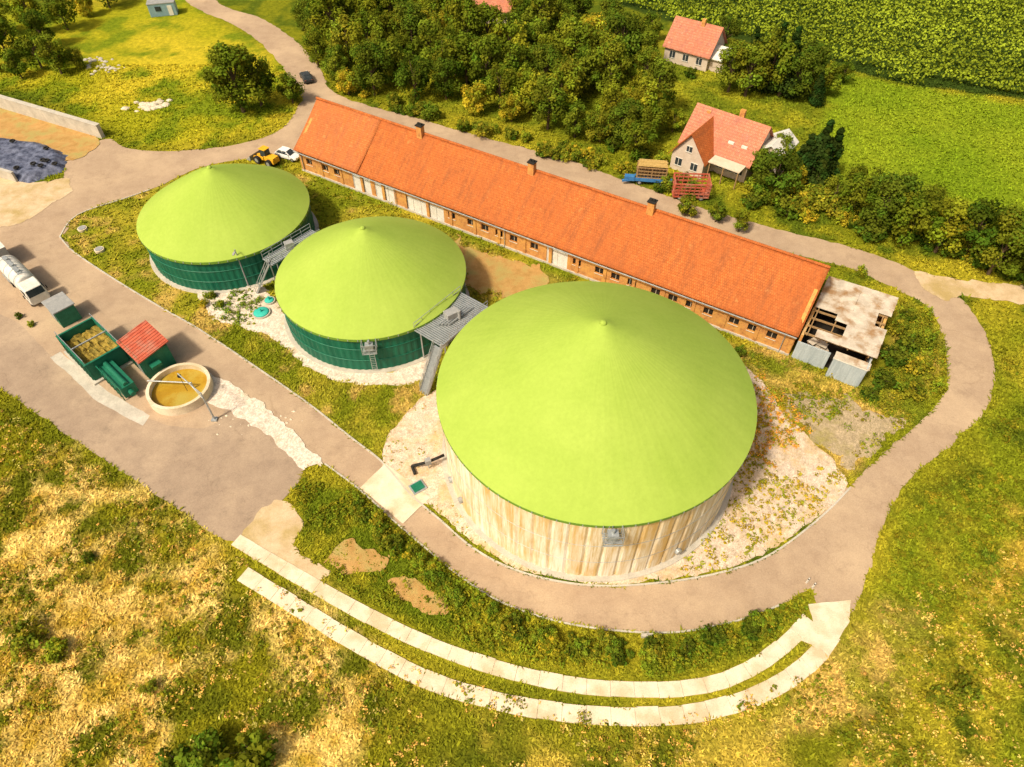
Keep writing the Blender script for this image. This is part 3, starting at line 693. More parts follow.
# ------------------------------------------------------------------ barn
BL=78.2;BW=13.0;BE=4.0;BR=8.9
barn=Thing('brick_barn',(BO[0],BO[1],0),BYAW)
wl=barn.p('walls',M_brick);win=barn.p('windows',M_dark);fr=barn.p('window_frames',M_plast);dr=barn.p('doors',M_white);foot=barn.p('footing',M_conc2)
th=.4
op=[]
x=1.3
doors=[(10.7,14.2),(15.0,18.6),(20.6,27.6),(44.6,47.8)]
while x<BL-2:
    dhit=[d_ for d_ in doors if x<d_[1]+.4 and x+1.1>d_[0]-.4]
    if dhit: x=dhit[0][1]+.8;continue
    op.append((x,x+1.2,1.45,2.5,'w'));x+=2.35 if int(x/2.35)%4 else 3.3
for a_,b_ in doors: op.append((a_,b_,.0,2.9 if b_-a_<5 else 2.6,'d'))
op.sort();cur=0
for x0,x1,z0,z1,k in op:
    if x0>cur: wl.box((cur+x0)/2,th/2,BE/2,x0-cur,th,BE)
    if z0>0: wl.box((x0+x1)/2,th/2,z0/2,x1-x0,th,z0)
    wl.box((x0+x1)/2,th/2,(z1+BE)/2,x1-x0,th,BE-z1)
    if k=='w':
        win.box((x0+x1)/2,.32,(z0+z1)/2,x1-x0,.1,z1-z0)
        fr.box((x0+x1)/2,-.04,z0-.04,x1-x0+.1,.1,.06);fr.box((x0+x1)/2,.24,(z0+z1)/2,.06,.04,z1-z0-.01)
    else:
        dr.box((x0+x1)/2,.2,(z0+z1)/2,x1-x0-.02,.12,z1-z0-.02)
        nn_=max(2,int((x1-x0)/1.2))
        for i in range(nn_+1): dr.box(x0+.06+(x1-x0-.12)*i/nn_,.11,(z0+z1)/2,.1,.06,z1-z0-.04)
    cur=x1
wl.box((cur+BL)/2,th/2,BE/2,BL-cur,th,BE)
for i in range(20): wl.box(.3+i*(BL-.6)/19,-.06,BE/2-.1,.45,.119,BE-.25)
wl.box(BL/2,BW-th/2,BE/2,BL,th,BE)
for xx in(th/2,BL-th/2):
    wl.box(xx,BW/2,BE/2,th,BW-2*th,BE)
    hx=th/2
    wl.add([(xx-hx,0,BE),(xx-hx,BW,BE),(xx-hx,BW/2,BR-.15),(xx+hx,0,BE),(xx+hx,BW,BE),(xx+hx,BW/2,BR-.15)],[(0,1,2),(5,4,3),(0,2,5,3),(2,1,4,5)])
foot.box(BL/2,-.09,.15,BL,.18,.3)
for yy in(2.5,6.5,10): win.box(-.01,yy,2,.05,1.1,1.0);fr.box(-.05,yy,1.42,.1,1.4,.12)
e=barn.done()
def slope(name,y0,y1,z0,z1,x0,x1,mat,par,thick=.12,seed=3):
    nx_,ny_=int((x1-x0)/.8)+2,14;X_=np.linspace(x0,x1,nx_);T_=np.linspace(0,1,ny_)
    XX,TT=np.meshgrid(X_,T_);L=math.hypot(y1-y0,z1-z0)
    sag=(fbm(XX,TT*L,9,seed,3)-.5)*.40-.10*np.sin(TT*math.pi)
    v=np.stack([XX.ravel(),(TT*L).ravel(),sag.ravel()],1);id_=np.arange(nx_*ny_).reshape(ny_,nx_)
    q=np.stack([id_[:-1,:-1],id_[:-1,1:],id_[1:,1:],id_[1:,:-1]],-1).reshape(-1,4)
    me=npmesh(name,v,q,None,[mat],smooth=True);o=obj(name,me,par)
    ang=math.atan2(z1-z0,abs(y1-y0))
    if y1>y0: o.location=(0,y0,z0);o.rotation_euler=(ang,0,0)
    else:
        o.location=(x0+x1,y0,z0);o.rotation_euler=(ang,0,math.pi)
    md=o.modifiers.new('thickness','SOLIDIFY');md.thickness=thick;md.offset=-1
    return o
k=(BR-BE)/(BW/2)
slope('roof_front_old_section',-.6,BW/2,BE-.6*k+.17,BR+.17,-.4,12.4,M_tileL,e,seed=5)
slope('roof_front',-.6,BW/2,BE-.6*k+.14,BR+.14,12.45,BL+.2,M_tile,e)
slope('roof_back',BW+.6,BW/2,BE-.6*k+.14,BR+.14,-.4,BL+.2,M_tile,e,seed=8)
def child(name,mat,fn,sm=False):
    P_=Part();fn(P_);me=bpy.data.meshes.new(name);me.from_pydata(P_.v,[],P_.f);me.materials.append(mat);obj(name,me,e)
def f_(P_):
    xx=-.4
    while xx<BL+.1: P_.cyl((xx,BW/2,BR+.13),(xx+.48,BW/2,BR+.13),.2,.16,8);xx+=.45
child('ridge_tiles',M_tile,f_)
for lx in(19.8,38.5,56.0):
    child('chimney',M_brick,lambda P_:P_.box(lx,BW/2-.3,BR+.4,.9,.8,1.9))
    child('chimney_cap',M_rubber,lambda P_:(P_.box(lx,BW/2-.3,BR+1.42,1.1,1.0,.14),P_.box(lx-.2,BW/2-.3,BR+1.6,.3,.3,.3),P_.box(lx+.2,BW/2-.3,BR+1.6,.3,.3,.3)))
child('gutter',M_metal,lambda P_:[P_.cyl((-.3,-.7,BE-.5),(BL+.1,-.7,BE-.5),.08,n=8)]+[P_.cyl((lx,-.2,BE-.5),(lx,-.2,.1),.05,n=6) for lx in(.6,19,38,57,77)])
child('rafter_tails',M_wood,lambda P_:[P_.beam((.4+i*1.3,-.55,BE-.55),(.4+i*1.3,-.02,BE-.2),.1,.12) for i in range(60)])

def loc(lx,ly,z=0):
    c,s=math.cos(BYAW),math.sin(BYAW);return (BO[0]+lx*c-ly*s,BO[1]+lx*s+ly*c,z)
an=Thing('derelict_shed',loc(BL+.35,0),BYAW)
w_=an.p('walls',M_brick);cl=an.p('metal_cladding',M_clad);rf=an.p('roof_sheets',M_asb);bm=an.p('roof_beams',M_wood);dk=an.p('shade_floor',M_dark);wd=an.p('white_frames',M_white)
AL,AW,AH=8.0,11.6,3.7
w_.box(.15,AW/2,AH/2,.3,AW,AH);w_.box(AL-.15,AW/2+1.6,AH/2,.3,AW-3.2,AH);w_.box(AL/2,AW-.15,AH/2,AL-.6,.3,AH)
cl.box(1.9,-.1,1.35,3.8,.15,2.7);cl.box(6.1,-1.0,1.5,3.6,.15,3.0);cl.box(4.35,-.5,1.5,.12,1.1,3.0);cl.box(AL-.1,1.1,1.6,.14,4.2,3.2)
for i in range(13): cl.box(.2+i*.29,-.2,1.35,.06,.08,2.7)
for i in range(12): cl.box(4.5+i*.3,-1.1,1.5,.06,.08,3.0)
for i in range(3): wd.box(AL+.0,-.5+1.25*i,1.7,.1,.1,3.1);wd.box(AL+.0,-.5+.6+1.25*i,2.9,.1,1.1,.12)
wd.box(6.1,-1.06,3.06,3.8,.2,.14)
dk.box(AL/2,AW/2,.06,AL-.7,AW-.7,.06)  # near-black floor slab: interior shade under the broken roof painted as colour
for i in range(8): bm.beam((.2,.4+i*1.5,AH+.05),(AL,.4+i*1.5,AH+.25),.16,.2)
for i in range(4): bm.beam((.6+i*2.3,0,AH+.22),(.6+i*2.3,AW,AH+.27),.12,.14)
for ix in range(6):
    for iy in range(9):
        cx_,cy_=.1+(ix+.5)*1.36,(iy+.5)*1.3
        if (ix<2 and 1<=iy<=3) or (ix==2 and iy in(1,2)) or (ix==5 and iy in(4,5)) or (ix==0 and iy==0): continue
        rf.box(cx_+random.uniform(-.05,.05),cy_,AH+.42+random.uniform(-.03,.03)+ix*.03,1.42,1.36,.05,random.uniform(-.03,.03))
for i in range(6): rf.box(random.uniform(.8,3.5),random.uniform(1.5,5),1+.2*i,1.2,.9,.05,random.uniform(0,3))
rf.box(6.2,-.55,3.15,3.9,1.2,.08)
an.done()

# ------------------------------------------------------------------ houses
def gable(t,x0,x1,y0,y1,h,r,roofm,wallm,axis='x',pref=''):
    w=t.p(pref+'walls',wallm);rf=t.p(pref+'roof',roofm)
    cx,cy=(x0+x1)/2,(y0+y1)/2;w.box(cx,cy,h/2,x1-x0,y1-y0,h)
    o=.45
    if axis=='x':
        k=(r-h)/((y1-y0)/2)
        w.add([(x0,y0,h),(x0,y1,h),(x0,cy,r),(x1,y0,h),(x1,y1,h),(x1,cy,r)],[(0,1,2),(5,4,3),(0,2,5,3),(2,1,4,5)])
        for ya in(y0-o,y1+o):
            za=h-o*k+.1
            rf.add([(x0-o,ya,za),(x1+o,ya,za),(x1+o,cy,r+.1),(x0-o,cy,r+.1),(x0-o,ya,za+.18),(x1+o,ya,za+.18),(x1+o,cy,r+.28),(x0-o,cy,r+.28)],[(0,1,2,3),(4,5,6,7),(0,1,5,4),(1,2,6,5),(2,3,7,6),(3,0,4,7)])
    else:
        k=(r-h)/((x1-x0)/2)
        w.add([(x0,y0,h),(x1,y0,h),(cx,y0,r),(x0,y1,h),(x1,y1,h),(cx,y1,r)],[(0,1,2),(5,4,3),(0,2,5,3),(2,1,4,5)])
        for xa in(x0-o,x1+o):
            za=h-o*k+.1
            rf.add([(xa,y0-o,za),(xa,y1+o,za),(cx,y1+o,r+.1),(cx,y0-o,r+.1),(xa,y0-o,za+.18),(xa,y1+o,za+.18),(cx,y1+o,r+.28),(cx,y0-o,r+.28)],[(0,1,2,3),(4,5,6,7),(0,1,5,4),(1,2,6,5),(2,3,7,6),(3,0,4,7)])
def hwin(t,x,y,z,w=1.1,h=1.2,side='y'):
    g=t.p('windows',M_glass);f=t.p('window_frames',M_white)
    if side=='y': g.box(x,y-.02,z,w,.06,h);f.box(x,y-.05,z,.07,.06,h);f.box(x,y-.06,z-h/2-.05,w+.2,.14,.08);f.box(x,y-.05,z+h/2+.03,w+.1,.08,.06)
    else: g.box(x,y,z,.06,w,h);f.box(x,y,z,.14,.07,h);f.box(x,y,z-h/2-.05,.18,w+.2,.08);f.box(x,y,z+h/2+.03,.14,w+.1,.06)
M_wallw=nmat('house_render',(.52,.42,.34),(.64,.55,.47),.8,.9)
x,y=G2(703,168);h=Thing('country_house',(x,y,0),math.radians(-38))
gable(h,-4.5,7.0,0,8.5,3.2,7.4,M_tile2,M_wallw,'x')
gable(h,-4.3,1.2,-3.2,5,3.0,6.6,M_tile,M_wallw,'y','wing_')
gable(h,7.1,10.5,3.0,8.5,4.4,5.6,M_white,M_wallw,'y','annex_')
tr=h.p('terrace_roof',M_plast);tr.box(4.2,-1.4,3.0,5.2,2.7,.15);tp=h.p('terrace_posts',M_wood)
for xx in(1.9,4.2,6.6): tp.box(xx,-2.6,1.5,.16,.16,2.9)
for xx in(2.5,4.2,5.8): hwin(h,xx,-.0,1.7)
hwin(h,-3,-3.2,1.6);hwin(h,-.3,-3.2,1.6);hwin(h,-1.6,-3.2,4.2,.9,.9);hwin(h,10.53,5.5,2.4,side='x');hwin(h,9,3.0,2.6)
ch=h.p('chimney',M_brick);ch.box(2.5,4.6,7.8,.8,.6,1.7);ch.box(-2.5,3.8,6.6,.6,.6,1.4)
sk=h.p('skylights',M_white)
for xx in(3.0,5.2): sk.box(xx,1.6,4.75,.9,.8,.5)
h.done()
x,y=G2(684,66);h=Thing('country_house',(x,y,0),math.radians(-35));gable(h,-4.5,4.5,0,7.5,3,6.8,M_tile2,M_wallw,'x')
for xx in(-2.8,0,2.8): hwin(h,xx,0,1.6)
h.p('chimney',M_brick).box(1,3.5,7,.7,.6,1.6);gable(h,4.6,7.5,1,6.5,2.4,3.6,M_white,M_wallw,'x','garage_');h.done()
x,y=G2(492,24);h=Thing('country_house',(x,y,0),math.radians(-15));gable(h,-4,4,0,6.5,3,6.2,M_tile2,M_wallw,'x');hwin(h,0,0,1.6);h.p('chimney',M_brick).box(1,3.1,6.4,.7,.6,1.2);h.done()

# ------------------------------------------------------------------ vehicles
def rsec(x,hw,z0,z1,tw=None,ch=.12):
    tw=tw or hw
    return [(x,-hw+ch,z0),(x,hw-ch,z0),(x,hw,z0+ch),(x,hw,(z0+z1)/2+.05),(x,tw-ch*.4,z1-ch*.4),(x,tw-ch,z1),(x,-tw+ch,z1),(x,-tw+ch*.4,z1-ch*.4),(x,-hw,(z0+z1)/2+.05),(x,-hw,z0+ch)]
def wheel(t,x,y,r,w=.22):
    t.p('tyres',M_rubber).cyl((x,y-w/2,r),(x,y+w/2,r),r,n=18);t.p('wheel_rims',M_metal).cyl((x,y-w/2-.01,r),(x,y+w/2+.01,r),r*.55,n=12)
def car(u,v,yaw,mat):
    x,y=G2(u,v);t=Thing('parked_car',(x,y,.05),yaw)
    b_=t.p('body',mat,False,.03)
    b_.loft([rsec(-2.15,.72,.4,.75),rsec(-2.05,.84,.3,.92),rsec(-1.2,.88,.25,.98),rsec(0,.89,.25,.96),rsec(1.1,.88,.25,.93),rsec(1.85,.84,.28,.8),rsec(2.12,.7,.36,.66)])
    t.p('glasshouse',M_glass).loft([rsec(-1.85,.74,.9,.97,.7,.05),rsec(-1.35,.78,.9,1.4,.6,.08),rsec(.25,.78,.9,1.42,.6,.08),rsec(1.05,.76,.85,.95,.7,.05)])
    t.p('roof_panel',mat,False,.03).loft([rsec(-1.3,.6,1.38,1.44,.56,.03),rsec(-.5,.62,1.4,1.48,.58,.03),rsec(.25,.6,1.38,1.44,.56,.03)])
    for s in(-1,1):
        t.p('pillars',mat).beam((.25,s*.6,1.41),(1.02,s*.74,.93),.06);t.p('pillars',mat).beam((-.5,s*.615,1.42),(-.45,s*.8,.93),.07);t.p('pillars',mat).beam((-1.3,s*.6,1.4),(-1.85,s*.74,.94),.08)
        t.p('mirrors',mat).box(.8,s*.97,.98,.12,.16,.12)
        t.p('headlights',M_white).box(2.02,s*.58,.68,.14,.26,.12);t.p('tail_lights',M_red).box(-2.08,s*.62,.78,.1,.2,.14)
        for xx in(-1.35,1.35): wheel(t,xx,s*.8,.33)
    t.done()
M_cd=nmat('dark_car_paint',(.03,.035,.04),(.05,.055,.06),2,.3);M_cw=nmat('white_car_paint',(.75,.75,.75),(.82,.82,.82),2,.3)
car(307,80,math.radians(115),M_cd);car(289,158,math.radians(-25),M_cw)
x,y=G2(268,163);t=Thing('wheel_loader',(x,y,.05),math.radians(150),.88)
b_=t.p('body',M_yel,False,.04);b_.box(-1.3,0,1.3,2.2,1.5,.9);b_.box(1,0,1.0,1.6,1.2,.6);b_.box(-2.2,0,1.1,.5,1.6,.8)
c_=t.p('cab_glass',M_glass);c_.box(0,0,2.2,1.3,1.3,1.3,tz=.9);t.p('cab_roof',M_yel,False,.04).box(0,0,2.92,1.5,1.4,.12)
for s in(-1,1):
    t.p('lift_arms',M_yel).beam((.6,s*.45,1.6),(3.0,s*.45,.6),.16,.25)
    for xx in(-1.4,1.4): wheel(t,xx,s*1.0,.72,.5)
bk=t.p('bucket',M_grey);bk.add([(3,-1.3,.1),(3,1.3,.1),(4.1,1.3,.1),(4.1,-1.3,.1),(2.9,-1.3,1.1),(2.9,1.3,1.1)],[(0,1,2,3),(0,4,5,1),(0,3,4),(1,5,2)]);t.done()
x,y=G2(31,291);t=Thing('tanker_truck',(x,y,.06),math.radians(-42))
ch=t.p('chassis',M_grey);ch.box(-.5,0,.9,8.6,.9,.3)
tk=t.p('tank_body',M_white,True)
tk.cyl((-4.4,0,2.15),(1.3,0,2.15),1.25,n=24);tk.cyl((1.3,0,2.15),(1.55,0,2.15),1.25,.9,n=24);tk.cyl((-4.65,0,2.15),(-4.4,0,2.15),.9,1.25,n=24)
tb=t.p('tank_bands',M_metal)
for xx in(-3.8,-2.2,-.6,.9): tb.cyl((xx-.05,0,2.15),(xx+.05,0,2.15),1.28,n=24)
tb.box(-1.6,0,3.45,5.2,.5,.06)
for xx in(-3.2,-1.4,.3): tb.cyl((xx,0,3.3),(xx,0,3.65),.3,n=12)
cb=t.p('cab',M_white,False,.08);cb.loft([rsec(2.0,1.2,.6,3.0,1.1,.15),rsec(3.0,1.22,.6,3.05,1.12,.15),rsec(3.9,1.2,.55,2.7,1.1,.15),rsec(4.1,1.15,.55,1.7,1.1,.15)])
gg=t.p('windscreen',M_glass);gg.add([(3.95,-1.0,1.75),(3.95,1.0,1.75),(3.9,1.0,2.6),(3.9,-1.0,2.6),(4.13,-1,1.72),(4.13,1,1.72),(3.95,.95,2.65),(3.95,-.95,2.65)],[(4,5,6,7),(0,1,5,4),(3,2,6,7),(0,4,7,3),(1,2,6,5)])
for s in(-1,1):
    gg.box(3.2,s*1.2,2.1,.9,.06,.8);t.p('mirrors',M_dark).box(3.9,s*1.4,2.1,.12,.12,.5)
    for xx in(-3.7,-2.5,3.1): wheel(t,xx,s*1.05,.5,.34)
    t.p('mudguards',M_grey).box(-3.1,s*1.1,1.12,2.5,.4,.06)
t.done()
x,y=G2(2,262);t=Thing('box_trailer',(x,y,.06),math.radians(-42))
t.p('box',M_grey,False,.04).box(0,0,1.9,4.5,2.3,2.2);t.p('roof',M_white,False,.04).box(0,0,3.05,4.6,2.4,.12)
for s in(-1,1):
    for xx in(-.6,.6): wheel(t,xx,s*1.1,.4,.3)
t.p('drawbar',M_dark).beam((2.2,0,.6),(3.6,0,.55),.14);t.done()

x,y=G2(650,182);t=Thing('hay_wagon',(x,y,0),math.radians(-8))
cs=t.p('chassis',M_blue);cs.box(0,0,.9,5,2.1,.18);cs.beam((2.4,0,.85),(4.3,0,.6),.15);cs.beam((-2.4,-1.1,1.0),(-4.4,-1.3,.7),.3);cs.box(0,-1.15,1.0,5.2,.14,.5);cs.box(-3.3,-.9,1.1,1.5,.8,.7);cs.box(2.9,-.9,.9,.9,.9,.4)
for s in(-1,1):
    for xx in(-1.7,1.7): wheel(t,xx,s*.95,.42,.25)
st=t.p('slatted_crates',M_wood)
for k in range(4):
    for i in range(9): st.box(-2.2+i*.55,0,1.15+k*.55,.12,2.0,.1)
    for y_ in(-.95,-.32,.32,.95): st.box(0,y_,1.27+k*.55,4.7,.12,.12)
for xx in(-2.2,0,2.2):
    for y_ in(-.95,.95): st.box(xx,y_,1.95,.14,.14,2.0)
M_straw=nmat('straw_mat',(.42,.27,.08),(.6,.42,.16),3,.95)
ps=t.p('pallet_boards',M_straw)
for i in range(9): ps.box(0,-.9+i*.225,3.25+random.uniform(-.02,.03),4.4+random.uniform(-.2,.2),.16,.1)
t.done()
x,y=G2(689,196);t=Thing('red_hay_rack',(x,y,0),math.radians(-4));rr=t.p('frame',M_red)
for xx in np.linspace(-2.6,2.6,8):
    for s in(-1,1): rr.beam((xx,s*1.2,.5),(xx,s*1.5,2.9),.12)
for z,w_ in((.6,1.21),(1.2,1.29),(1.8,1.36),(2.4,1.44),(2.9,1.5)):
    for s in(-1,1): rr.box(0,s*w_,z,5.4,.13,.2)
    for xx in(-2.6,2.6): rr.box(xx,0,z,.12,2*w_,.16)
rr.box(0,0,.55,5.4,2.4,.12)
for xx in(-1.6,1.6):
    for s in(-1,1): wheel(t,xx,s*1.15,.4,.2)
t.done()
x,y=G2(165,14);t=Thing('site_cabin',(x,y,0),math.radians(15));M_lb=nmat('pale_blue_paint',(.25,.4,.5),(.35,.5,.6),1,.5)
t.p('walls',M_lb).box(0,0,1.3,5.5,2.6,2.5);t.p('roof',M_grey).box(0,0,2.6,5.7,2.8,.15)
for i in range(18): t.p('ribs',M_lb).box(-2.6+i*.3,-1.33,1.3,.08,.06,2.3)
t.p('door',M_white).box(1.6,-1.38,1.1,.9,.06,2.0);t.p('window',M_glass).box(-.8,-1.38,1.6,1.2,.06,.9);t.done()

# ------------------------------------------------------------------ solids feeder
yw=math.radians(-42)
x,y=G2(100,358);t=Thing('feed_hopper',(x,y,.06),yw)
g=t.p('walls',M_green,False,.03);L_,Wd,Hh=7.0,4.2,2.5
g.box(0,-Wd/2,Hh/2+.3,L_,.12,Hh);g.box(0,Wd/2,Hh/2+.3,L_,.12,Hh);g.box(-L_/2+.06,0,Hh/2+.3,.12,Wd-.13,Hh);g.box(L_/2-.06,0,Hh/2+.3,.12,Wd-.13,Hh);g.box(0,0,.5,L_-.2,Wd-.2,.1)
rb=t.p('ribs',M_green)
for i in range(10):
    xx=-L_/2+.3+i*(L_-.6)/9
    for s in(-1,1): rb.box(xx,s*(Wd/2+.12),Hh/2+.3,.12,.13,Hh)
for s in(-1,1): rb.box(0,s*(Wd/2+.04),Hh+.36,L_+.3,.26,.12)
for s in(-1,1): rb.box(s*(L_/2),0,Hh+.36,.24,Wd-.2,.12)
rt=t.p('top_rails',M_metal)
for s in(-1,1):
    rt.beam((-L_/2,s*Wd/2,Hh+1.1),(L_/2,s*Wd/2,Hh+1.1),.06)
    for i in range(6): rt.beam((-L_/2+i*L_/5,s*Wd/2,Hh+.4),(-L_/2+i*L_/5,s*Wd/2,Hh+1.1),.05)
rt.beam((0,-Wd/2,Hh+.45),(0,Wd/2,Hh+.45),.14)
fd=t.p('silage_load',M_feed);nv=20;vs=[];fs=[]
for i in range(nv+1):
    for j in range(nv+1):
        a_=i/nv*2-1;b2=j/nv*2-1;vs.append((a_*(L_/2-.15),b2*(Wd/2-.08),1.45+.3*(1-a_*a_)+float(vn(np.array(i*.7),np.array(j*.7)))*.6))
for i in range(nv):
    for j in range(nv): fs.append((i*(nv+1)+j,(i+1)*(nv+1)+j,(i+1)*(nv+1)+j+1,i*(nv+1)+j+1))
fd.add(vs,fs);t.p('footings',M_conc2).box(0,0,.12,L_+.8,Wd+.8,.24)
t.done()
x,y=G2(154,362);t=Thing('feeder_shed',(x,y,.06),yw)
t.p('walls',M_green).box(0,0,1.6,4.6,3.4,3.2);rf=t.p('roof',M_red)
rf.add([(-2.6,-2.0,3.0),(2.6,-2.0,3.0),(2.6,2.0,3.7),(-2.6,2.0,3.7),(-2.6,-2.0,3.14),(2.6,-2.0,3.14),(2.6,2.0,3.84),(-2.6,2.0,3.84)],[(0,1,2,3),(4,5,6,7),(0,1,5,4),(1,2,6,5),(2,3,7,6),(3,0,4,7)])
for i in range(11): rf.beam((-2.4+i*.48,-1.95,3.18),(-2.4+i*.48,1.95,3.87),.05)
t.p('door',M_grey).box(.8,-1.74,1.1,1.0,.06,2.2);t.p('legs',M_green).box(2.9,-.5,2.0,.8,1.2,.4)
for i in range(12): t.p('wall_ribs',M_green).box(-2.2+i*.4,-1.74,1.6,.06,.08,3.1)
t.done()
x,y=G2(68,318);t=Thing('control_container',(x,y,.06),yw)
t.p('walls',M_green).box(0,0,1.2,3.0,2.4,2.4);t.p('roof',M_grey,False,.04).box(0,0,2.5,3.3,2.7,.18);t.p('louvre',M_dark).box(.3,-1.23,1.4,1.4,.05,.9)
for i in range(5): t.p('louvre_slats',M_grey).box(.3,-1.28,1.05+i*.18,1.4,.06,.04)
t.done()
x,y=G2(122,384);t=Thing('screw_conveyor',(x,y,.06),yw)
t.p('trough',M_green).box(0,0,1.0,5.5,1.6,1.5);t.p('motor',M_green).cyl((2.8,0,.9),(3.5,0,.9),.3,n=12);t.p('auger_tube',M_green).cyl((-2.6,0,1.8),(2.6,0,1.9),.3,n=14)
for i in range(8): t.p('frame',M_green).beam((-2.7+i*.77,-1.0,.05),(-2.7+i*.77,-1.0,2.2),.1)
t.p('frame',M_green).beam((-2.7,-1.0,2.2),(2.7,-1.0,2.2),.1);t.p('frame',M_green).beam((-2.7,-1.0,1.2),(2.7,-1.0,1.2),.08);t.done()
x,y=G2(182,392);t=Thing('round_slurry_pit',(x,y,.05))
w_=t.p('ring_wall',M_conc);n=64;vs=[];fs=[]
for r,z in((3.55,0),(3.52,1.15),(3.15,1.15),(3.15,.1)): vs+=[(r*math.cos(2*math.pi*i/n),r*math.sin(2*math.pi*i/n),z) for i in range(n)]
for k in range(3): fs+=[(k*n+i,k*n+(i+1)%n,(k+1)*n+(i+1)%n,(k+1)*n+i) for i in range(n)]
w_.add(vs,fs)
t.p('liquid',M_sludge).cyl((0,0,.0),(0,0,.45),3.16,n=64)
pp=t.p('pipework',M_metal);pp.cyl((-3.6,.5,1.35),(1.5,.2,1.35),.08);pp.cyl((1.5,.2,1.35),(1.5,.2,.3),.08)
t.done()
t=Thing('slewing_crane',(*G2(215,420),.05));pp=t.p('mast',M_metal);pp.cyl((0,0,0),(0,0,4.6),.12,.09);pp.box(0,0,.1,.6,.6,.2);t.p('boom',M_metal).cyl((0,0,4.5),(-3.2,2.6,4.8),.07);t.p('hoist',M_dark).cyl((-3.1,2.5,4.75),(-3.1,2.5,2.0),.025);t.p('hoist',M_dark).box(-3.1,2.5,4.5,.3,.3,.3);t.p('stay',M_metal).cyl((0,0,3.4),(-1.6,1.3,4.62),.04);t.done()
t=Thing('street_lamp',(*G2(249,287),0));t.p('pole',M_grey).cyl((0,0,0),(0,0,6.2),.1,.06);t.p('arm',M_grey).cyl((0,0,6.15),(.2,-.8,6.4),.05);t.p('lamp_head',M_grey,False,.03).box(.25,-1.1,6.4,.28,.6,.14);t.p('base',M_conc2).box(0,0,.12,.5,.5,.24);t.done()
def pipe(name,pts,r,mat):
    t=Thing(name);p_=t.p('pipe_run',mat,True)
    for a_,b2 in zip(pts[:-1],pts[1:]): p_.cyl(a_,b2,r,n=10)
    return t
a0=G(444,455,1.2);a1=G(428,462,1.2);a2=G(412,466,.3);a3=G(415,474,.3)
t=pipe('slurry_coupling_pipe',[a0,a1,a2,a3],.16,M_rubber)
t.p('valve',M_grey).box(a1[0],a1[1],1.3,.6,.5,.7,.4);t.p('support',M_metal).beam((a1[0],a1[1],0),(a1[0],a1[1],1.1),.12);t.done()
t=Thing('inspection_hatch',(*G2(418,488),.05),.6);t.p('frame',M_metal).box(0,0,.1,1.5,1.3,.2);t.p('lid',M_green,False,.02).box(0,0,.24,1.2,1.0,.1);t.done()
for u,v,r in((262,314,1.0),(270,302,.62)):
    t=Thing('shaft_cover',(*G2(u,v),.05));t.p('ring',M_conc2).cyl((0,0,0),(0,0,.3),r+.12,n=28);t.p('lid',M_teal,True).cyl((0,0,.3),(0,0,.42),r,r*.85,n=28);t.p('vent',M_teal).cyl((0,0,.42),(0,0,.9),.12,n=10);t.done()
for u,v in((83,230),(100,251)):
    t=Thing('well_ring',(*G2(u,v),.0));t.p('ring',M_conc).cyl((0,0,0),(0,0,.35),.65,n=24);t.p('lid',M_grey).cyl((0,0,.35),(0,0,.42),.5,n=24);t.done()

def wallrun(name,a,b2,h,thk,mat):
    a=np.array(a);b2=np.array(b2);L=np.hypot(*(b2-a));t=Thing(name,(a[0],a[1],0),math.atan2(b2[1]-a[1],b2[0]-a[0]))
    n=max(1,int(L/2.5));w=t.p('panels',mat,False,.02)
    for i in range(n): w.box((i+.5)*L/n,0,h/2,L/n-.03,thk,h)
    b_=t.p('buttresses',mat)
    for i in range(n//2+1): b_.box(i*2*L/n,thk/2+.12,h*.4,.2,.25,h*.8)
    t.p('coping',M_conc2).box(L/2,0,h+.06,L,thk+.14,.12);t.done()
wallrun('silage_clamp_wall',G2(-90,80),G2(104,138),2.3,.7,M_conc2)
wallrun('silage_clamp_wall',G2(-90,150),G2(18,182),1.6,.35,M_conc2)
tp=W([(-80,118),(0,138),(40,143),(70,155),(63,172),(30,184),(0,178),(-80,160)])
gxs=np.linspace(min(p[0] for p in tp),max(p[0] for p in tp),110);gys=np.linspace(min(p[1] for p in tp),max(p[1] for p in tp),60)
XX,YY=np.meshgrid(gxs,gys);sd=sdist(XX,YY,tp);ZZ=np.clip(sd*.7,-.1,1.0)+np.where(sd>0,(fbm(XX,YY,1.5,5)-.5)*.9,0)
id_=np.arange(XX.size).reshape(XX.shape);q=np.stack([id_[:-1,:-1],id_[:-1,1:],id_[1:,1:],id_[1:,:-1]],-1).reshape(-1,4)
kp=(sd.ravel()[q]>-.4).all(1);obj('silage_tarp',npmesh('silage_tarp',np.stack([XX.ravel(),YY.ravel(),ZZ.ravel()],1),q[kp],None,[M_tarp]))
t=Thing('tyre_pile');ty=t.p('tyres',M_rubber,True)
for i in range(70):
    xx=random.uniform(gxs[0],gxs[-1]);yy=random.uniform(gys[0],gys[-1]);s_=sdist(np.array([xx]),np.array([yy]),tp)[0]
    if s_>.5: ty.torus((xx,yy,min(1.0,s_*.7)+.25),.34,.13)
t.done()
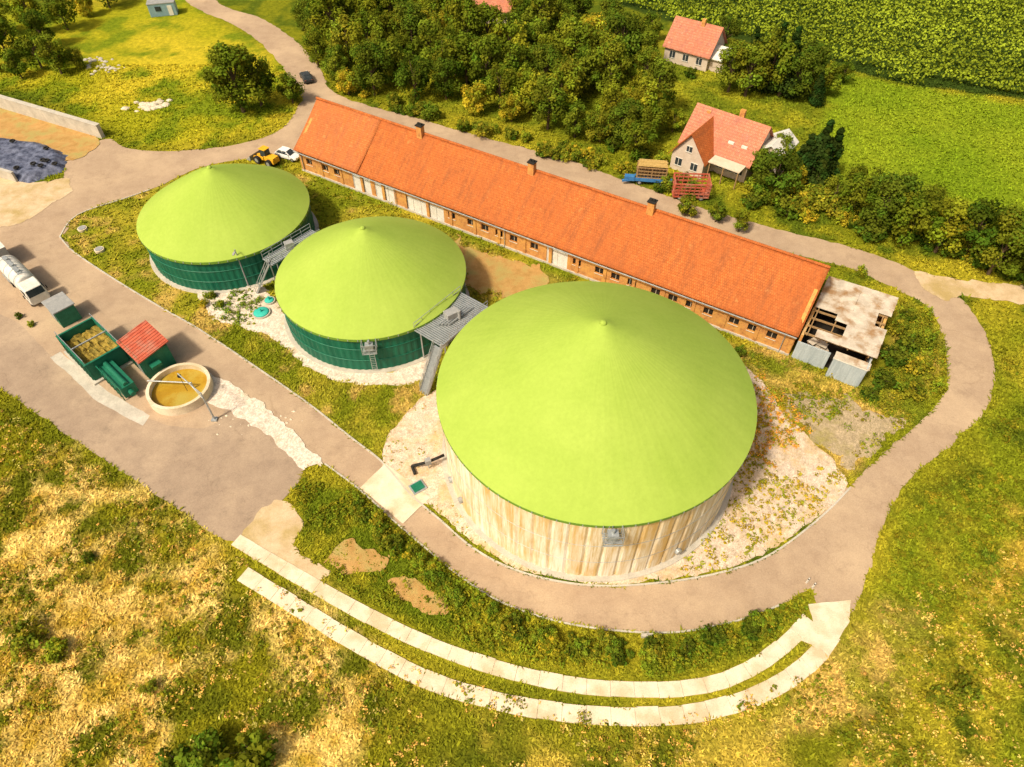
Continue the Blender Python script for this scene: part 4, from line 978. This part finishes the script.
def rocks(name,u,v,n,spread,size,mat,flat=.7):
    x,y=G2(u,v);P_=Part()
    for i in range(n):
        cx_,cy_=x+random.gauss(0,spread),y+random.gauss(0,spread*.5);s=size*random.uniform(.4,1.2);vs=[];fs=[]
        nn2=8
        for k,(r,z) in enumerate([(1,-.2),(1.05,.25),(.7,.7),(.25,.95)]):
            for j in range(nn2):
                a=2*math.pi*j/nn2;f=random.uniform(.75,1.15);vs.append((cx_+s*r*f*math.cos(a),cy_+s*r*f*math.sin(a)*.8,s*z*flat*random.uniform(.85,1.1)))
        for k in range(3):
            for j in range(nn2): fs.append((k*nn2+j,k*nn2+(j+1)%nn2,(k+1)*nn2+(j+1)%nn2,(k+1)*nn2+j))
        fs.append(tuple(range(3*nn2,4*nn2)));P_.add(vs,fs)
    me=bpy.data.meshes.new(name);me.from_pydata(P_.v,[],P_.f);me.materials.append(mat);return obj(name,me)
rocks('rubble_heap',148,106,44,1.7,.75,M_plast,.45);rocks('stone_pile',106,68,34,1.8,.42,M_conc2);rocks('stone_pile',96,60,18,1.4,.4,M_conc2)
rocks('rockery_stones',240,318,26,1.6,.24,M_plast);rocks('rockery_stones',215,300,18,1.2,.24,M_plast)
rocks('rockery_stones',262,418,40,2.2,.16,M_plast)
for u,v in((806,583),(812,588)):
    t=Thing('marker_post',(*G2(u,v),0));t.p('post',M_white).box(0,0,.5,.12,.12,1.0,tz=.8);t.p('band',M_rubber).box(0,0,.8,.125,.125,.12);t.done()
t=Thing('drain_headwall',(*G2(650,637),0));t.p('wall',M_conc2).box(0,0,.25,1.6,.3,.5);t.p('grate',M_dark).box(0,-.17,.2,.8,.05,.3);t.done()

# ------------------------------------------------------------------ light
sc=bpy.context.scene
wd_=bpy.data.worlds.new('World');sc.world=wd_;wd_.use_nodes=True;nt=wd_.node_tree
sky=nt.nodes.new('ShaderNodeTexSky');sky.sky_type='NISHITA';sky.sun_disc=False
el=math.radians(52);az=math.radians(228)
sky.sun_elevation=el;sky.sun_rotation=az;sky.dust_density=5.0;sky.air_density=1.0;sky.ozone_density=.4
bg=nt.nodes['Background']
hz=mixc(nt,sky.outputs[0],(1.14,1.0,.78),1.0,'MULTIPLY')   # warm haze
nt.links.new(hz,bg.inputs[0]);bg.inputs[1].default_value=.14
sd_=bpy.data.lights.new('sun','SUN');sd_.energy=4.1;sd_.angle=math.radians(6);sd_.color=(1,.90,.70)
so=bpy.data.objects.new('sun',sd_);sc.collection.objects.link(so)
dirn=Vector((math.sin(az)*math.cos(el),math.cos(az)*math.cos(el),math.sin(el)))
so.rotation_euler=(-dirn).to_track_quat('-Z','Y').to_euler();so.location=(0,0,100)
sc.view_settings.view_transform='Standard';sc.view_settings.look='None';sc.view_settings.exposure=0
cm=bpy.data.cameras.new('camera');cm.lens=36*FP/1024;cm.sensor_width=36;cm.clip_start=.5;cm.clip_end=9000
co=bpy.data.objects.new('camera',cm);sc.collection.objects.link(co);co.location=(0,0,HC);co.rotation_euler=(math.pi/2-PT,0,0);sc.camera=co
